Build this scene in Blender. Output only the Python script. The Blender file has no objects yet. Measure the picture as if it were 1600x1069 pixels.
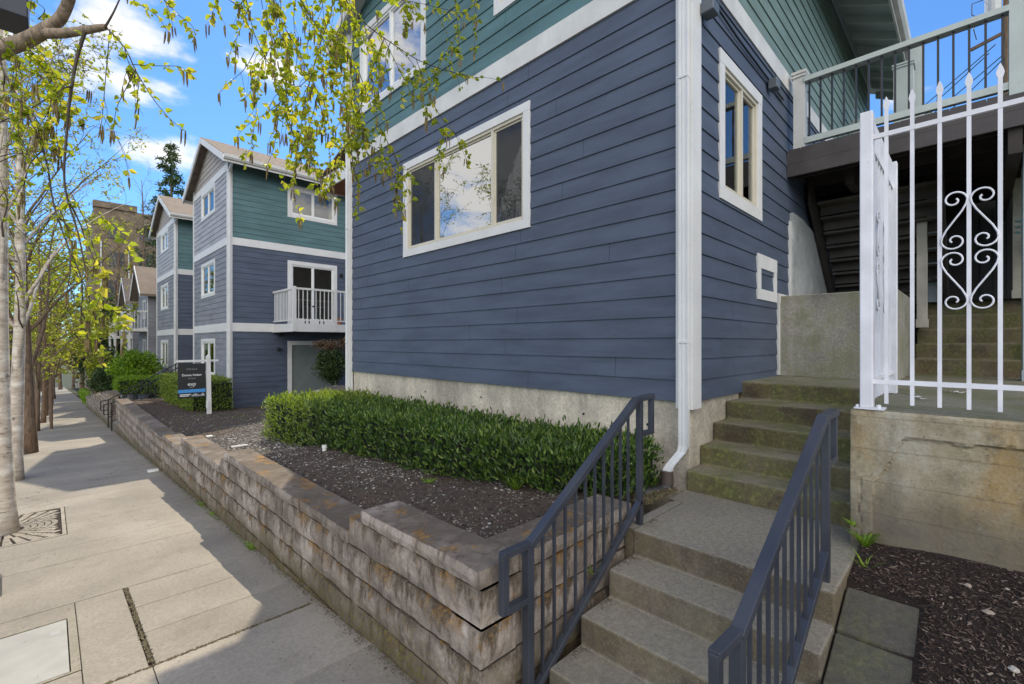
import bpy, math, random
from mathutils import Vector, noise as mnoise, Matrix
R = math.radians
sc = bpy.context.scene

# ------------------------------------------------------------------ camera
cam = bpy.data.objects.new('camera', bpy.data.cameras.new('camera'))
sc.collection.objects.link(cam); sc.camera = cam
cam.location = (0, 0, 2.1); cam.rotation_euler = (R(90), 0, R(-45))
cam.data.sensor_width = 36; cam.data.lens = 721 / 1600 * 36
cam.data.shift_y = 1.5 / 1600
cam.data.clip_start = .05; cam.data.clip_end = 2000

# ------------------------------------------------------------------ sky and sun
SUN = Vector((.43, .68, 1.0)).normalized()
EL = math.asin(SUN.z); AZ = math.atan2(SUN.x, SUN.y)
world = bpy.data.worlds.new('World'); sc.world = world; world.use_nodes = True
nt = world.node_tree; nt.nodes.clear()
def N(nt, t, **kw):
    n = nt.nodes.new(t)
    for k, v in kw.items(): setattr(n, k, v)
    return n
out = N(nt, 'ShaderNodeOutputWorld'); bg = N(nt, 'ShaderNodeBackground')
bg.inputs['Strength'].default_value = .15
sky = N(nt, 'ShaderNodeTexSky'); sky.sky_type = 'NISHITA'; sky.sun_disc = False
sky.sun_elevation = EL; sky.sun_rotation = AZ
sky.air_density = 1.0; sky.dust_density = .2; sky.ozone_density = 2.0
tc = N(nt, 'ShaderNodeTexCoord')
def vdir(px, py):
    d = Vector((1, 1, 0)) + Vector((1, -1, 0)) * ((px - 800) / 721)
    d = d / math.sqrt(2); d.z = (536 - py) / 721
    return d.normalized()
clouds = [(vdir(150, 45), .10, 1.1), (vdir(185, 120), .07, 1.2), (vdir(60, 60), .09, .9), (vdir(255, 236), .055, 1.1), (vdir(410, 110), .07, 1.05),
          (vdir(1446, 100), .02, .8), (vdir(1400, 150), .035, 1.0), (vdir(300, 95), .03, .75), (Vector((-.66, .72, .36)).normalized(), .36, 1.15),
          (Vector((-.45, .62, .62)).normalized(), .3, 1.0), (Vector((-.9, .2, .3)).normalized(), .5, 1.0), (Vector((-.5, -.7, .5)).normalized(), .9, 1.3), (Vector((.2, -.9, .3)).normalized(), .5, 1.1)]  # the wide cloud behind the camera is unseen, added as fill light
mp = N(nt, 'ShaderNodeMapping'); mp.inputs['Scale'].default_value = (1, 1, 2.2)
nt.links.new(tc.outputs['Generated'], mp.inputs['Vector'])
nz = N(nt, 'ShaderNodeTexNoise'); nz.inputs['Scale'].default_value = 6.5; nz.inputs['Detail'].default_value = 9; nz.inputs['Roughness'].default_value = .58
nt.links.new(mp.outputs[0], nz.inputs['Vector'])
acc = None
for d, rad, wgt in clouds:
    dd = Vector((d.x, d.y, d.z))
    vm = N(nt, 'ShaderNodeVectorMath', operation='SUBTRACT'); vm.inputs[1].default_value = dd
    nt.links.new(tc.outputs['Generated'], vm.inputs[0])
    sm = N(nt, 'ShaderNodeVectorMath', operation='MULTIPLY'); sm.inputs[1].default_value = (1, 1, 1.9)
    nt.links.new(vm.outputs[0], sm.inputs[0])
    ln = N(nt, 'ShaderNodeVectorMath', operation='LENGTH'); nt.links.new(sm.outputs[0], ln.inputs[0])
    mr = N(nt, 'ShaderNodeMapRange'); mr.inputs['From Min'].default_value = 0; mr.inputs['From Max'].default_value = rad * 1.9
    mr.inputs['To Min'].default_value = wgt; mr.inputs['To Max'].default_value = 0
    nt.links.new(ln.outputs['Value'], mr.inputs['Value'])
    if acc is None: acc = mr.outputs[0]
    else:
        mx = N(nt, 'ShaderNodeMath', operation='MAXIMUM'); nt.links.new(acc, mx.inputs[0]); nt.links.new(mr.outputs[0], mx.inputs[1]); acc = mx.outputs[0]
ad = N(nt, 'ShaderNodeMath', operation='MULTIPLY_ADD'); nt.links.new(nz.outputs['Fac'], ad.inputs[0]); ad.inputs[1].default_value = 2.6; ad.inputs[2].default_value = -1.35
ad2 = N(nt, 'ShaderNodeMath', operation='ADD'); nt.links.new(ad.outputs[0], ad2.inputs[0]); nt.links.new(acc, ad2.inputs[1])
cm = N(nt, 'ShaderNodeMapRange'); cm.interpolation_type = 'SMOOTHSTEP'
cm.inputs['From Min'].default_value = .40; cm.inputs['From Max'].default_value = 1.0; cm.inputs['To Max'].default_value = .9
nt.links.new(ad2.outputs[0], cm.inputs['Value'])
tint = N(nt, 'ShaderNodeMixRGB', blend_type='MULTIPLY'); tint.inputs[0].default_value = 1; tint.inputs[2].default_value = (.33, .61, .98, 1)
nt.links.new(sky.outputs[0], tint.inputs[1])
cr = N(nt, 'ShaderNodeMixRGB')
dt = N(nt, 'ShaderNodeVectorMath', operation='DOT_PRODUCT'); dt.inputs[1].default_value = (-.64, -.74, .2); nt.links.new(tc.outputs['Generated'], dt.inputs[0])
cb0 = N(nt, 'ShaderNodeMapRange'); cb0.inputs['From Min'].default_value = .1; cb0.inputs['From Max'].default_value = .8; cb0.inputs['To Min'].default_value = 5.2; cb0.inputs['To Max'].default_value = 17  # clouds get brighter behind the camera, added to lift the shade
nt.links.new(dt.outputs['Value'], cb0.inputs['Value'])
cc0 = N(nt, 'ShaderNodeMixRGB', blend_type='MULTIPLY'); cc0.inputs[0].default_value = 1; cc0.inputs[1].default_value = (.96, .98, 1.06, 1); nt.links.new(cb0.outputs[0], cc0.inputs[2]); nt.links.new(cc0.outputs[0], cr.inputs[2])
nt.links.new(cm.outputs[0], cr.inputs[0]); nt.links.new(tint.outputs[0], cr.inputs[1])
nt.links.new(cr.outputs[0], bg.inputs['Color']); nt.links.new(bg.outputs[0], out.inputs[0])

sl = bpy.data.lights.new('sun', 'SUN'); sl.energy = 3.2; sl.angle = R(.53); sl.color = (1, .955, .88)
so = bpy.data.objects.new('sun', sl); sc.collection.objects.link(so)
so.rotation_euler = SUN.to_track_quat('Z', 'Y').to_euler()
sc.view_settings.view_transform = 'Standard'; sc.view_settings.look = 'None'
sc.view_settings.exposure = .64; sc.view_settings.gamma = 1
sc.view_settings.use_white_balance = True; sc.view_settings.white_balance_temperature = 7600; sc.view_settings.white_balance_tint = 6
sc.cycles.max_bounces = 8; sc.cycles.transparent_max_bounces = 12
sc.cycles.use_denoising = True

# ------------------------------------------------------------------ helpers
COL = sc.collection; WL = {}
class MB:
    def __init__(s): s.v = []; s.f = []
    def box(s, x0, x1, y0, y1, z0, z1):
        if x0 > x1: x0, x1 = x1, x0
        if y0 > y1: y0, y1 = y1, y0
        if z0 > z1: z0, z1 = z1, z0
        b = len(s.v)
        s.v += [(x0,y0,z0),(x1,y0,z0),(x1,y1,z0),(x0,y1,z0),(x0,y0,z1),(x1,y0,z1),(x1,y1,z1),(x0,y1,z1)]
        s.f += [(b,b+3,b+2,b+1),(b+4,b+5,b+6,b+7),(b,b+1,b+5,b+4),(b+1,b+2,b+6,b+5),(b+2,b+3,b+7,b+6),(b+3,b,b+4,b+7)]
        return s
    def poly(s, pts): b = len(s.v); s.v += [tuple(p) for p in pts]; s.f.append(tuple(range(b, b+len(pts)))); return s
    def prism(s, pts, d):
        """closed polygon pts (3d) extruded by vector d"""
        n = len(pts); b = len(s.v); d = Vector(d)
        s.v += [tuple(p) for p in pts] + [tuple(Vector(p)+d) for p in pts]
        s.f.append(tuple(range(b, b+n))); s.f.append(tuple(reversed(range(b+n, b+2*n))))
        for i in range(n): j = (i+1) % n; s.f.append((b+j, b+i, b+n+i, b+n+j))
        return s
    def bar(s, p, q, w, h, up=(0,0,1)):
        p = Vector(p); q = Vector(q); t = (q-p).normalized(); up = Vector(up)
        if abs(t.dot(up)) > .98: up = Vector((1,0,0))
        a = t.cross(up).normalized(); c = a.cross(t).normalized()
        b = len(s.v)
        for e in (p, q):
            for i, j in ((-1,-1),(1,-1),(1,1),(-1,1)): s.v.append(tuple(e + a*(w/2*i) + c*(h/2*j)))
        s.f += [(b,b+1,b+2,b+3),(b+7,b+6,b+5,b+4)] + [(b+(i+1)%4, b+i, b+4+i, b+4+(i+1)%4) for i in range(4)]
        return s
    def tube(s, pts, rad, n=6, cap=True):
        pts = [Vector(p) for p in pts]; m = len(pts)
        if not hasattr(rad, '__len__'): rad = [rad]*m
        b = len(s.v); a = None
        for i in range(m):
            t = (pts[min(i+1,m-1)] - pts[max(i-1,0)])
            if t.length < 1e-9: t = Vector((0,0,1))
            t.normalize()
            if a is None:
                a = t.cross(Vector((0,0,1)) if abs(t.z) < .9 else Vector((1,0,0))).normalized()
            else:
                a = (a - t*a.dot(t))
                a = a.normalized() if a.length > 1e-6 else t.orthogonal().normalized()
            c = t.cross(a)
            for k in range(n):
                g = 2*math.pi*k/n
                s.v.append(tuple(pts[i] + (a*math.cos(g) + c*math.sin(g))*rad[i]))
        for i in range(m-1):
            for k in range(n):
                k2 = (k+1) % n
                s.f.append((b+i*n+k, b+i*n+k2, b+(i+1)*n+k2, b+(i+1)*n+k))
        if cap:
            s.f.append(tuple(b+k for k in reversed(range(n)))); s.f.append(tuple(b+(m-1)*n+k for k in range(n)))
        return s
    def build(s, name, mat, parent=None, smooth=False, bevel=0, fix=False):
        me = bpy.data.meshes.new(name)
        xs = [v[0] for v in s.v]; ys = [v[1] for v in s.v]; zs = [v[2] for v in s.v]
        o0 = Vector(((min(xs)+max(xs))/2, (min(ys)+max(ys))/2, min(zs)))
        me.from_pydata([(v[0]-o0.x, v[1]-o0.y, v[2]-o0.z) for v in s.v], [], s.f); me.update()
        if fix:
            import bmesh
            bm = bmesh.new(); bm.from_mesh(me); bmesh.ops.recalc_face_normals(bm, faces=bm.faces); bm.to_mesh(me); bm.free()
        if smooth:
            for p in me.polygons: p.use_smooth = True
        me.materials.append(mat)
        o = bpy.data.objects.new(name, me); COL.objects.link(o)
        WL[o.name] = o0
        if parent: o.parent = parent; o.location = o0 - WL[parent.name]
        else: o.location = o0
        if bevel:
            m = o.modifiers.new('bevel', 'BEVEL'); m.width = bevel; m.segments = 2; m.limit_method = 'ANGLE'
        return o
def tag(o, label=None, cat=None, group=None, kind=None):
    for k, v in (('label', label), ('category', cat), ('group', group), ('kind', kind)):
        if v: o[k] = v
    return o
def thing(name, label, cat, loc, group=None):
    o = bpy.data.objects.new(name, None); COL.objects.link(o); o.location = loc; o.empty_display_size = .1
    WL[o.name] = Vector(loc); return tag(o, label, cat, group)
def struct(name, mb, mat, **k): return tag(mb.build(name, mat, **k), kind='structure')
def P(px, py, d):
    """point seen at photo pixel px,py at depth d"""
    l = (px-800)/721*d
    return Vector(((d+l)/math.sqrt(2), (d-l)/math.sqrt(2), 2.1-(py-536)/721*d))
def gz(Y): return -.053*(max(min(Y, 130), -40)-4.5)
def nn(x, y, z=0, s=1): return mnoise.noise(Vector((x*s, y*s, z*s)))

# ------------------------------------------------------------------ materials
def mat(name):
    m = bpy.data.materials.new(name); m.use_nodes = True
    t = m.node_tree; b = t.nodes['Principled BSDF']; return m, t, b
def pos(t, scale=(1,1,1)):
    g = N(t, 'ShaderNodeNewGeometry'); m = N(t, 'ShaderNodeMapping'); m.inputs['Scale'].default_value = scale
    t.links.new(g.outputs['Position'], m.inputs['Vector']); return m.outputs[0]
def noi(t, sc_, det=5, rough=.55, vec=None, scale=(1,1,1), dist=0):
    n = N(t, 'ShaderNodeTexNoise'); n.inputs['Scale'].default_value = sc_; n.inputs['Detail'].default_value = det
    n.inputs['Roughness'].default_value = rough; n.inputs['Distortion'].default_value = dist
    t.links.new(vec if vec else pos(t, scale), n.inputs['Vector']); return n.outputs['Fac']
def ramp(t, fac, stops):
    r = N(t, 'ShaderNodeValToRGB'); e = r.color_ramp.elements
    while len(e) > 1: e.remove(e[-1])
    e[0].position = stops[0][0]; e[0].color = col(stops[0][1])
    for p, c in stops[1:]:
        x = e.new(p); x.color = col(c)
    t.links.new(fac, r.inputs[0]); return r.outputs[0]
def col(c): return (c, c, c, 1) if not hasattr(c, '__len__') else tuple(c) + (1,)
def mix(t, fac, a, b, mode='MIX'):
    m = N(t, 'ShaderNodeMixRGB', blend_type=mode)
    for i, x in ((0, fac), (1, a), (2, b)):
        if isinstance(x, (int, float)): m.inputs[i].default_value = x if i == 0 else col(x)
        elif isinstance(x, tuple): m.inputs[i].default_value = col(x)
        else: t.links.new(x, m.inputs[i])
    return m.outputs[0]
def mth(t, op, a, b=None, clamp=False):
    m = N(t, 'ShaderNodeMath', operation=op); m.use_clamp = clamp
    for i, x in ((0, a), (1, b)):
        if x is None: continue
        if isinstance(x, (int, float)): m.inputs[i].default_value = x
        else: t.links.new(x, m.inputs[i])
    return m.outputs[0]
def bump(t, b, h, st=.3, dist=.01):
    n = N(t, 'ShaderNodeBump'); n.inputs['Strength'].default_value = st; n.inputs['Distance'].default_value = dist
    t.links.new(h, n.inputs['Height']); t.links.new(n.outputs[0], b.inputs['Normal'])
def sep(t):
    g = N(t, 'ShaderNodeNewGeometry'); s = N(t, 'ShaderNodeSeparateXYZ'); t.links.new(g.outputs['Position'], s.inputs[0])
    s2 = N(t, 'ShaderNodeSeparateXYZ'); t.links.new(g.outputs['Normal'], s2.inputs[0]); return s.outputs, s2.outputs
def mrange(t, v, a, b, c=0., d=1.):
    m = N(t, 'ShaderNodeMapRange'); t.links.new(v, m.inputs[0])
    for i, x in enumerate((a, b, c, d)): m.inputs[i+1].default_value = x
    return m.outputs[0]

def paint(name, c, rough=.5, var=.06, sc_=3, bmp=.1):
    m, t, b = mat(name)
    f = noi(t, sc_, 6); g = noi(t, sc_*14, 4)
    c1 = tuple(x*(1-var*2) for x in c); c2 = tuple(min(1, x*(1+var*2)) for x in c)
    cc = ramp(t, f, [(.3, c1), (.7, c2)]); cc = mix(t, mrange(t, g, .55, .8, 0, .25), cc, tuple(x*.6 for x in c))
    t.links.new(cc, b.inputs['Base Color']); b.inputs['Roughness'].default_value = rough
    bump(t, b, g, bmp, .004); return m
def worn_metal(name, c, chip, rough=.36):
    m, t, b = mat(name); a = noi(t, 22, 6, .75); d = noi(t, 3, 4); e = noi(t, 90, 3)
    cc = mix(t, mrange(t, d, .42, .58, 0, .35), c, tuple(x*1.45+.01 for x in c))
    cc = mix(t, mrange(t, a, .64, .69, 0, .8), cc, chip)
    t.links.new(cc, b.inputs['Base Color']); t.links.new(mrange(t, d, .4, .6, rough, rough+.2), b.inputs['Roughness']); bump(t, b, e, .12, .002); return m
def siding_mat(name, c):
    m, t, b = mat(name)
    w = noi(t, 1.0, 4, .6, scale=(1.2,1.2,7)); gr = noi(t, 1.0, 8, .7, scale=(5,5,90), dist=.4)
    fade = noi(t, .7, 3, .5, scale=(1,1,.6)); chalk = noi(t, 1, 6, .7, scale=(16,16,1.2))
    cc = ramp(t, w, [(.38, tuple(x*.84 for x in c)), (.62, tuple(x*1.15 for x in c))])
    cc = mix(t, mrange(t, fade, .4, .7, 0, .3), cc, tuple(x*1.25+.012 for x in c))
    cc = mix(t, mrange(t, gr, .5, .8, 0, .35), cc, tuple(x*.7 for x in c))
    cc = mix(t, mrange(t, chalk, .58, .8, 0, .22), cc, (c[0]*1.5+.03, c[1]*1.45+.03, c[2]*1.3+.03))
    t.links.new(cc, b.inputs['Base Color']); b.inputs['Roughness'].default_value = .62
    bump(t, b, gr, .35, .003); return m
def concrete(name, c, moss=0., mossx=None, dark=.6, speck=1, streak=0.4, edge=True, riser=False):
    m, t, b = mat(name); p, n = sep(t)
    a = noi(t, 1.6, 8, .65); f = noi(t, 34, 6, .8); s = noi(t, 1, 6, .6, scale=(7,7,.9)); g = noi(t, 110, 2)
    cc = ramp(t, a, [(.38, tuple(x*dark for x in c)), (.5, c), (.62, tuple(min(1, x*1.22) for x in c))])
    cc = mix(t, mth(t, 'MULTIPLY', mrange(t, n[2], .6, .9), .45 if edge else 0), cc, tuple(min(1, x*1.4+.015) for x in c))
    cc = mix(t, mrange(t, f, .38, .60, 0, .75), cc, mix(t, 1, cc, .55, 'MULTIPLY'))
    side = mth(t, 'SUBTRACT', 1, mth(t, 'ABSOLUTE', n[2]), True)
    if riser: cc = mix(t, mth(t, 'MULTIPLY', side, mrange(t, noi(t, 2.3, 6), .36, .6, .35, .95)), cc, mix(t, 1, cc, (.62,.50,.37), 'MULTIPLY'))
    cc = mix(t, mth(t, 'MULTIPLY', mrange(t, s, .45, .7, 0, streak), side), cc, tuple(x*.35 for x in c))
    cc = mix(t, mrange(t, g, .58, .68, 0, .6*speck), cc, tuple(min(1, x*1.9) for x in c))
    if moss:
        k = noi(t, 3.2, 7, .65); k2 = noi(t, 28, 5, .7)
        mk = mth(t, 'ADD', mrange(t, k, .38, .60, -.1, .95), mrange(t, k2, .3, .7, -.4, .4))
        if mossx: mk = mth(t, 'MULTIPLY', mk, mrange(t, p[0], mossx[0], mossx[1], 0, 1))
        mk = mth(t, 'MULTIPLY', mk, moss, True)
        cc = mix(t, mk, cc, ramp(t, k2, [(.35, (.040,.050,.016)), (.52, (.095,.108,.030)), (.68, (.22,.20,.08))]))
    t.links.new(cc, b.inputs['Base Color']); b.inputs['Roughness'].default_value = .9
    h = mix(t, .5, f, a); bump(t, b, h, .5, .01); return m
def glass(name, refl=.4, tint=(.9,.95,.93)):
    m = bpy.data.materials.new(name); m.use_nodes = True; t = m.node_tree; t.nodes.clear()
    o = N(t, 'ShaderNodeOutputMaterial'); g = N(t, 'ShaderNodeBsdfGlossy'); g.inputs['Roughness'].default_value = .012
    tr = N(t, 'ShaderNodeBsdfTransparent'); tr.inputs[0].default_value = col(tint); mx = N(t, 'ShaderNodeMixShader')
    fr = N(t, 'ShaderNodeLayerWeight'); fr.inputs['Blend'].default_value = .25
    f = mth(t, 'ADD', fr.outputs['Fresnel'], refl, True)
    nz = N(t, 'ShaderNodeBump'); nz.inputs['Strength'].default_value = .04; nz.inputs['Distance'].default_value = .02
    t.links.new(noi(t, 2.2, 2), nz.inputs['Height']); t.links.new(nz.outputs[0], g.inputs['Normal'])
    t.links.new(f, mx.inputs[0]); t.links.new(tr.outputs[0], mx.inputs[1]); t.links.new(g.outputs[0], mx.inputs[2])
    t.links.new(mx.outputs[0], o.inputs[0]); return m
def leafmat(name, stops, trans=.45, rough=.5, spec=.4, sun_y=None):
    m, t, b = mat(name)
    g = N(t, 'ShaderNodeNewGeometry'); c = ramp(t, g.outputs['Random Per Island'], stops)
    big = noi(t, 1.3, 3); c = mix(t, mrange(t, big, .35, .65, 0, .45), c, mix(t, 1, c, .55, 'MULTIPLY'))
    if sun_y:   # sunlight put into the leaf colour: paler yellow green with rising Y
        p_, n_ = sep(t); k_ = mth(t, 'MULTIPLY', mrange(t, p_[1], sun_y[0], sun_y[1]), mrange(t, g.outputs['Random Per Island'], .15, .55, .2, 1)); c = mix(t, k_, c, (.23,.30,.05))
    t.links.new(c, b.inputs['Base Color']); b.inputs['Roughness'].default_value = rough; b.inputs['Specular IOR Level'].default_value = spec
    tr = N(t, 'ShaderNodeBsdfTranslucent'); t.links.new(mix(t, 1, c, (1.5,1.5,.7), 'MULTIPLY'), tr.inputs[0])
    mx = N(t, 'ShaderNodeMixShader'); mx.inputs[0].default_value = trans
    t.links.new(b.outputs[0], mx.inputs[1]); t.links.new(tr.outputs[0], mx.inputs[2])
    t.links.new(mx.outputs[0], t.nodes['Material Output'].inputs[0]); return m
def birchbark(name):
    m, t, b = mat(name)
    a = noi(t, 1, 6, .6, scale=(4,4,14)); d = noi(t, 1, 5, .7, scale=(9,9,34), dist=.6); e = noi(t, 2.2, 5, .6)
    cc = ramp(t, a, [(.3, (.34,.27,.21)), (.5, (.52,.44,.36)), (.66, (.68,.62,.54))])
    cc = mix(t, mrange(t, d, .60, .66, 0, .9), cc, (.06,.045,.035))
    cc = mix(t, mrange(t, e, .66, .72, 0, .9), cc, (.045,.04,.03))
    t.links.new(cc, b.inputs['Base Color']); b.inputs['Roughness'].default_value = .75; bump(t, b, d, .5, .008); return m
def bark(name, c):
    m, t, b = mat(name)
    a = noi(t, 1, 8, .7, scale=(30,30,5), dist=.5); cc = ramp(t, a, [(.35, tuple(x*.35 for x in c)), (.6, c)])
    t.links.new(cc, b.inputs['Base Color']); b.inputs['Roughness'].default_value = .9; bump(t, b, a, .9, .02); return m
def isl(name, stops, rough=.85):
    m, t, b = mat(name); g = N(t, 'ShaderNodeNewGeometry')
    c = ramp(t, g.outputs['Random Per Island'], stops); f = noi(t, 120, 3)
    t.links.new(mix(t, mrange(t, f, .4, .7, 0, .4), c, mix(t, 1, c, .5, 'MULTIPLY')), b.inputs['Base Color']); b.inputs['Roughness'].default_value = rough; return m

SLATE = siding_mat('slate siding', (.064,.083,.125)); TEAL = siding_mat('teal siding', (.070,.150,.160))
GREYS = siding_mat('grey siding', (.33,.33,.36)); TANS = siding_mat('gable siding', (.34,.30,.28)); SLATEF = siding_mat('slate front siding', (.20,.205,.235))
TEALB = siding_mat('pale teal siding', (.145,.215,.195))
WHITE = paint('white trim paint', (.66,.65,.64), .5, .03); WHITE2 = paint('aged white trim paint', (.60,.59,.57), .55, .06)
DSP = paint('white downspout paint', (.66,.66,.66), .35, .03)
ALM = paint('almond vinyl frame', (.58,.53,.43), .4, .03); WVIN = paint('white vinyl frame', (.75,.75,.74), .35, .02)
PGREEN = paint('pale green trim paint', (.48,.53,.51), .5, .04)
BLKM = paint('slate rail metal', (.033,.037,.050), .36, .12, 9, .05); GATEW = paint('white gate metal', (.68,.67,.71), .35, .02, 3, .03)
BLKM = worn_metal('worn slate rail metal', (.033,.037,.050), (.10,.075,.06)); GATEW = worn_metal('worn white gate metal', (.68,.67,.71), (.48,.42,.36), .4)
BLACKM = paint('black metal', (.02,.02,.022), .4, .1)
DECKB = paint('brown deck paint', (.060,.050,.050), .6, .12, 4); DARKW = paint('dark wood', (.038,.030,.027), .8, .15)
TREADW = paint('stair tread wood', (.072,.062,.052), .8, .15); SOFF = paint('brown soffit', (.22,.10,.05), .8, .2); SOFFD = paint('brown eave soffit', (.16,.13,.11), .8, .2)
BALU = paint('dark baluster', (.012,.014,.02), .4, .05)
STEP = concrete('worn step concrete', (.235,.208,.172), .20, None, .6, .45, .6, True, True)
STEPM = concrete('mossy step concrete', (.25,.215,.155), .85, None, .42, .4, .6, True, True)
PORCH = concrete('mossy porch concrete', (.20,.185,.14), .75, None, .55)
BLOCKC = concrete('grey block concrete', (.37,.345,.305), .6, None, .5, 1, .5)
FOUND = concrete('foundation concrete', (.62,.545,.44), 0, None, .72, .4, .45)
def sidewalk_mat():
    m, t, b = mat('sidewalk concrete'); g = N(t, 'ShaderNodeNewGeometry')
    a = noi(t, .8, 8, .6); f = noi(t, 45, 5, .7); gr = noi(t, 220, 2); st = noi(t, 3.5, 7, .7)
    c = (.272,.240,.200)
    cc = ramp(t, a, [(.38, tuple(x*.82 for x in c)), (.62, tuple(x*1.1 for x in c))])
    cc = mix(t, 1, cc, ramp(t, g.outputs['Random Per Island'], [(0, .90), (.6, 1.0), (.97, 1.04), (.98, 1.15)]), 'MULTIPLY')
    cc = mix(t, mrange(t, f, .40, .60, 0, .7), cc, mix(t, 1, cc, .72, 'MULTIPLY'))
    cc = mix(t, mrange(t, st, .54, .66, 0, .35), cc, (.15,.125,.10))
    cc = mix(t, mrange(t, gr, .62, .76, 0, .4), cc, (.62,.58,.53))
    vo = N(t, 'ShaderNodeTexVoronoi'); vo.feature = 'DISTANCE_TO_EDGE'; vo.inputs['Scale'].default_value = .55
    wv = N(t, 'ShaderNodeVectorMath', operation='ADD'); nv = N(t, 'ShaderNodeTexNoise'); nv.inputs['Scale'].default_value = 3; nv.inputs['Detail'].default_value = 8
    pp = pos(t); t.links.new(pp, nv.inputs['Vector']); t.links.new(pp, wv.inputs[0]); t.links.new(nv.outputs['Color'], wv.inputs[1]); t.links.new(wv.outputs[0], vo.inputs['Vector'])
    ck = mth(t, 'MULTIPLY', mrange(t, vo.outputs['Distance'], .002, .006, 1, 0), mrange(t, noi(t, .7, 2), .52, .6, 0, .8))
    cc = mix(t, ck, cc, (.06,.05,.04))
    v2 = N(t, 'ShaderNodeTexVoronoi'); v2.inputs['Scale'].default_value = 2.6; t.links.new(pos(t), v2.inputs['Vector'])
    cc = mix(t, mrange(t, v2.outputs['Distance'], .03, .045, .35, 0), cc, (.10,.09,.08))
    t.links.new(cc, b.inputs['Base Color']); b.inputs['Roughness'].default_value = .88; bump(t, b, f, .35, .006); return m
SIDEW = sidewalk_mat()
def block_mat(name, top=False):
    m, t, b = mat(name); p, n = sep(t); g = N(t, 'ShaderNodeNewGeometry')
    a = noi(t, 2.4, 8, .65); f = noi(t, 40, 6, .75); s = noi(t, 1, 8, .75, scale=(12,12,4.2)); mo = noi(t, 3.1, 7, .7); m2 = noi(t, 35, 5, .75); g2 = noi(t, 1.7, 6, .65)
    c = (.335,.280,.238)
    cc = ramp(t, a, [(.38, tuple(x*.6 for x in c)), (.5, c), (.62, (.46,.40,.355))])
    cc = mix(t, 1, cc, ramp(t, g.outputs['Random Per Island'], [(0, (.80,.78,.76)), (.5, (1,.98,.96)), (1, (1.1,1.08,1.08))]), 'MULTIPLY')
    cc = mix(t, mrange(t, f, .35, .7, 0, .6), cc, mix(t, 1, cc, .5, 'MULTIPLY'))
    cc = mix(t, mrange(t, s, .50, .62, 0, .7), cc, (.085,.063,.045))
    # dirt washed down from every bed joint (one each 0.2 m)
    fr = mth(t, 'FRACT', mth(t, 'MULTIPLY', mth(t, 'ADD', p[2], .134), 5))
    dz = mth(t, 'ADD', mrange(t, fr, .35, 1., -.25, .75), mrange(t, s, .40, .60, -.45, .5))
    dz = mth(t, 'MULTIPLY', dz, mrange(t, mo, .42, .52, .45, 1.2), True)
    cc = mix(t, mth(t, 'MULTIPLY', dz, 1, True), cc, ramp(t, m2, [(.38, (.045,.032,.022)), (.6, (.125,.090,.058))]))
    up = mrange(t, n[2], .3, .8)
    cc = mix(t, mth(t, 'MULTIPLY', up, mrange(t, g2, .40, .56, .4, .92)), cc, (.092,.070,.053))
    mk = mth(t, 'ADD', mrange(t, mo, .54, .60, -.1, 1.1), mrange(t, m2, .35, .65, -.6, .25))
    mk = mth(t, 'MULTIPLY', mk, mth(t, 'ADD', mrange(t, fr, .45, 1., .15, .8), mth(t, 'MULTIPLY', up, .6)))   # it clings to the upper edges of the courses
    cc = mix(t, mth(t, 'MULTIPLY', mk, .95, True), cc, ramp(t, m2, [(.38, (.09,.045,.012)), (.5, (.22,.105,.02)), (.64, (.36,.19,.035))]))
    # moss growing at the foot of the wall, which follows the falling sidewalk
    foot = mth(t, 'ADD', p[2], mth(t, 'MULTIPLY', p[1], .053))
    fk = mth(t, 'ADD', mrange(t, foot, .30, .72, 1.0, -.7), mrange(t, m2, .3, .7, -.5, .5))
    cc = mix(t, mth(t, 'MULTIPLY', fk, .8, True), cc, ramp(t, m2, [(.38, (.030,.022,.012)), (.52, (.085,.055,.018)), (.62, (.13,.12,.025))]))
    t.links.new(cc, b.inputs['Base Color']); b.inputs['Roughness'].default_value = .93
    bump(t, b, mix(t, .5, f, m2), .8, .012); return m
BLK = block_mat('split face block')
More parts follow.
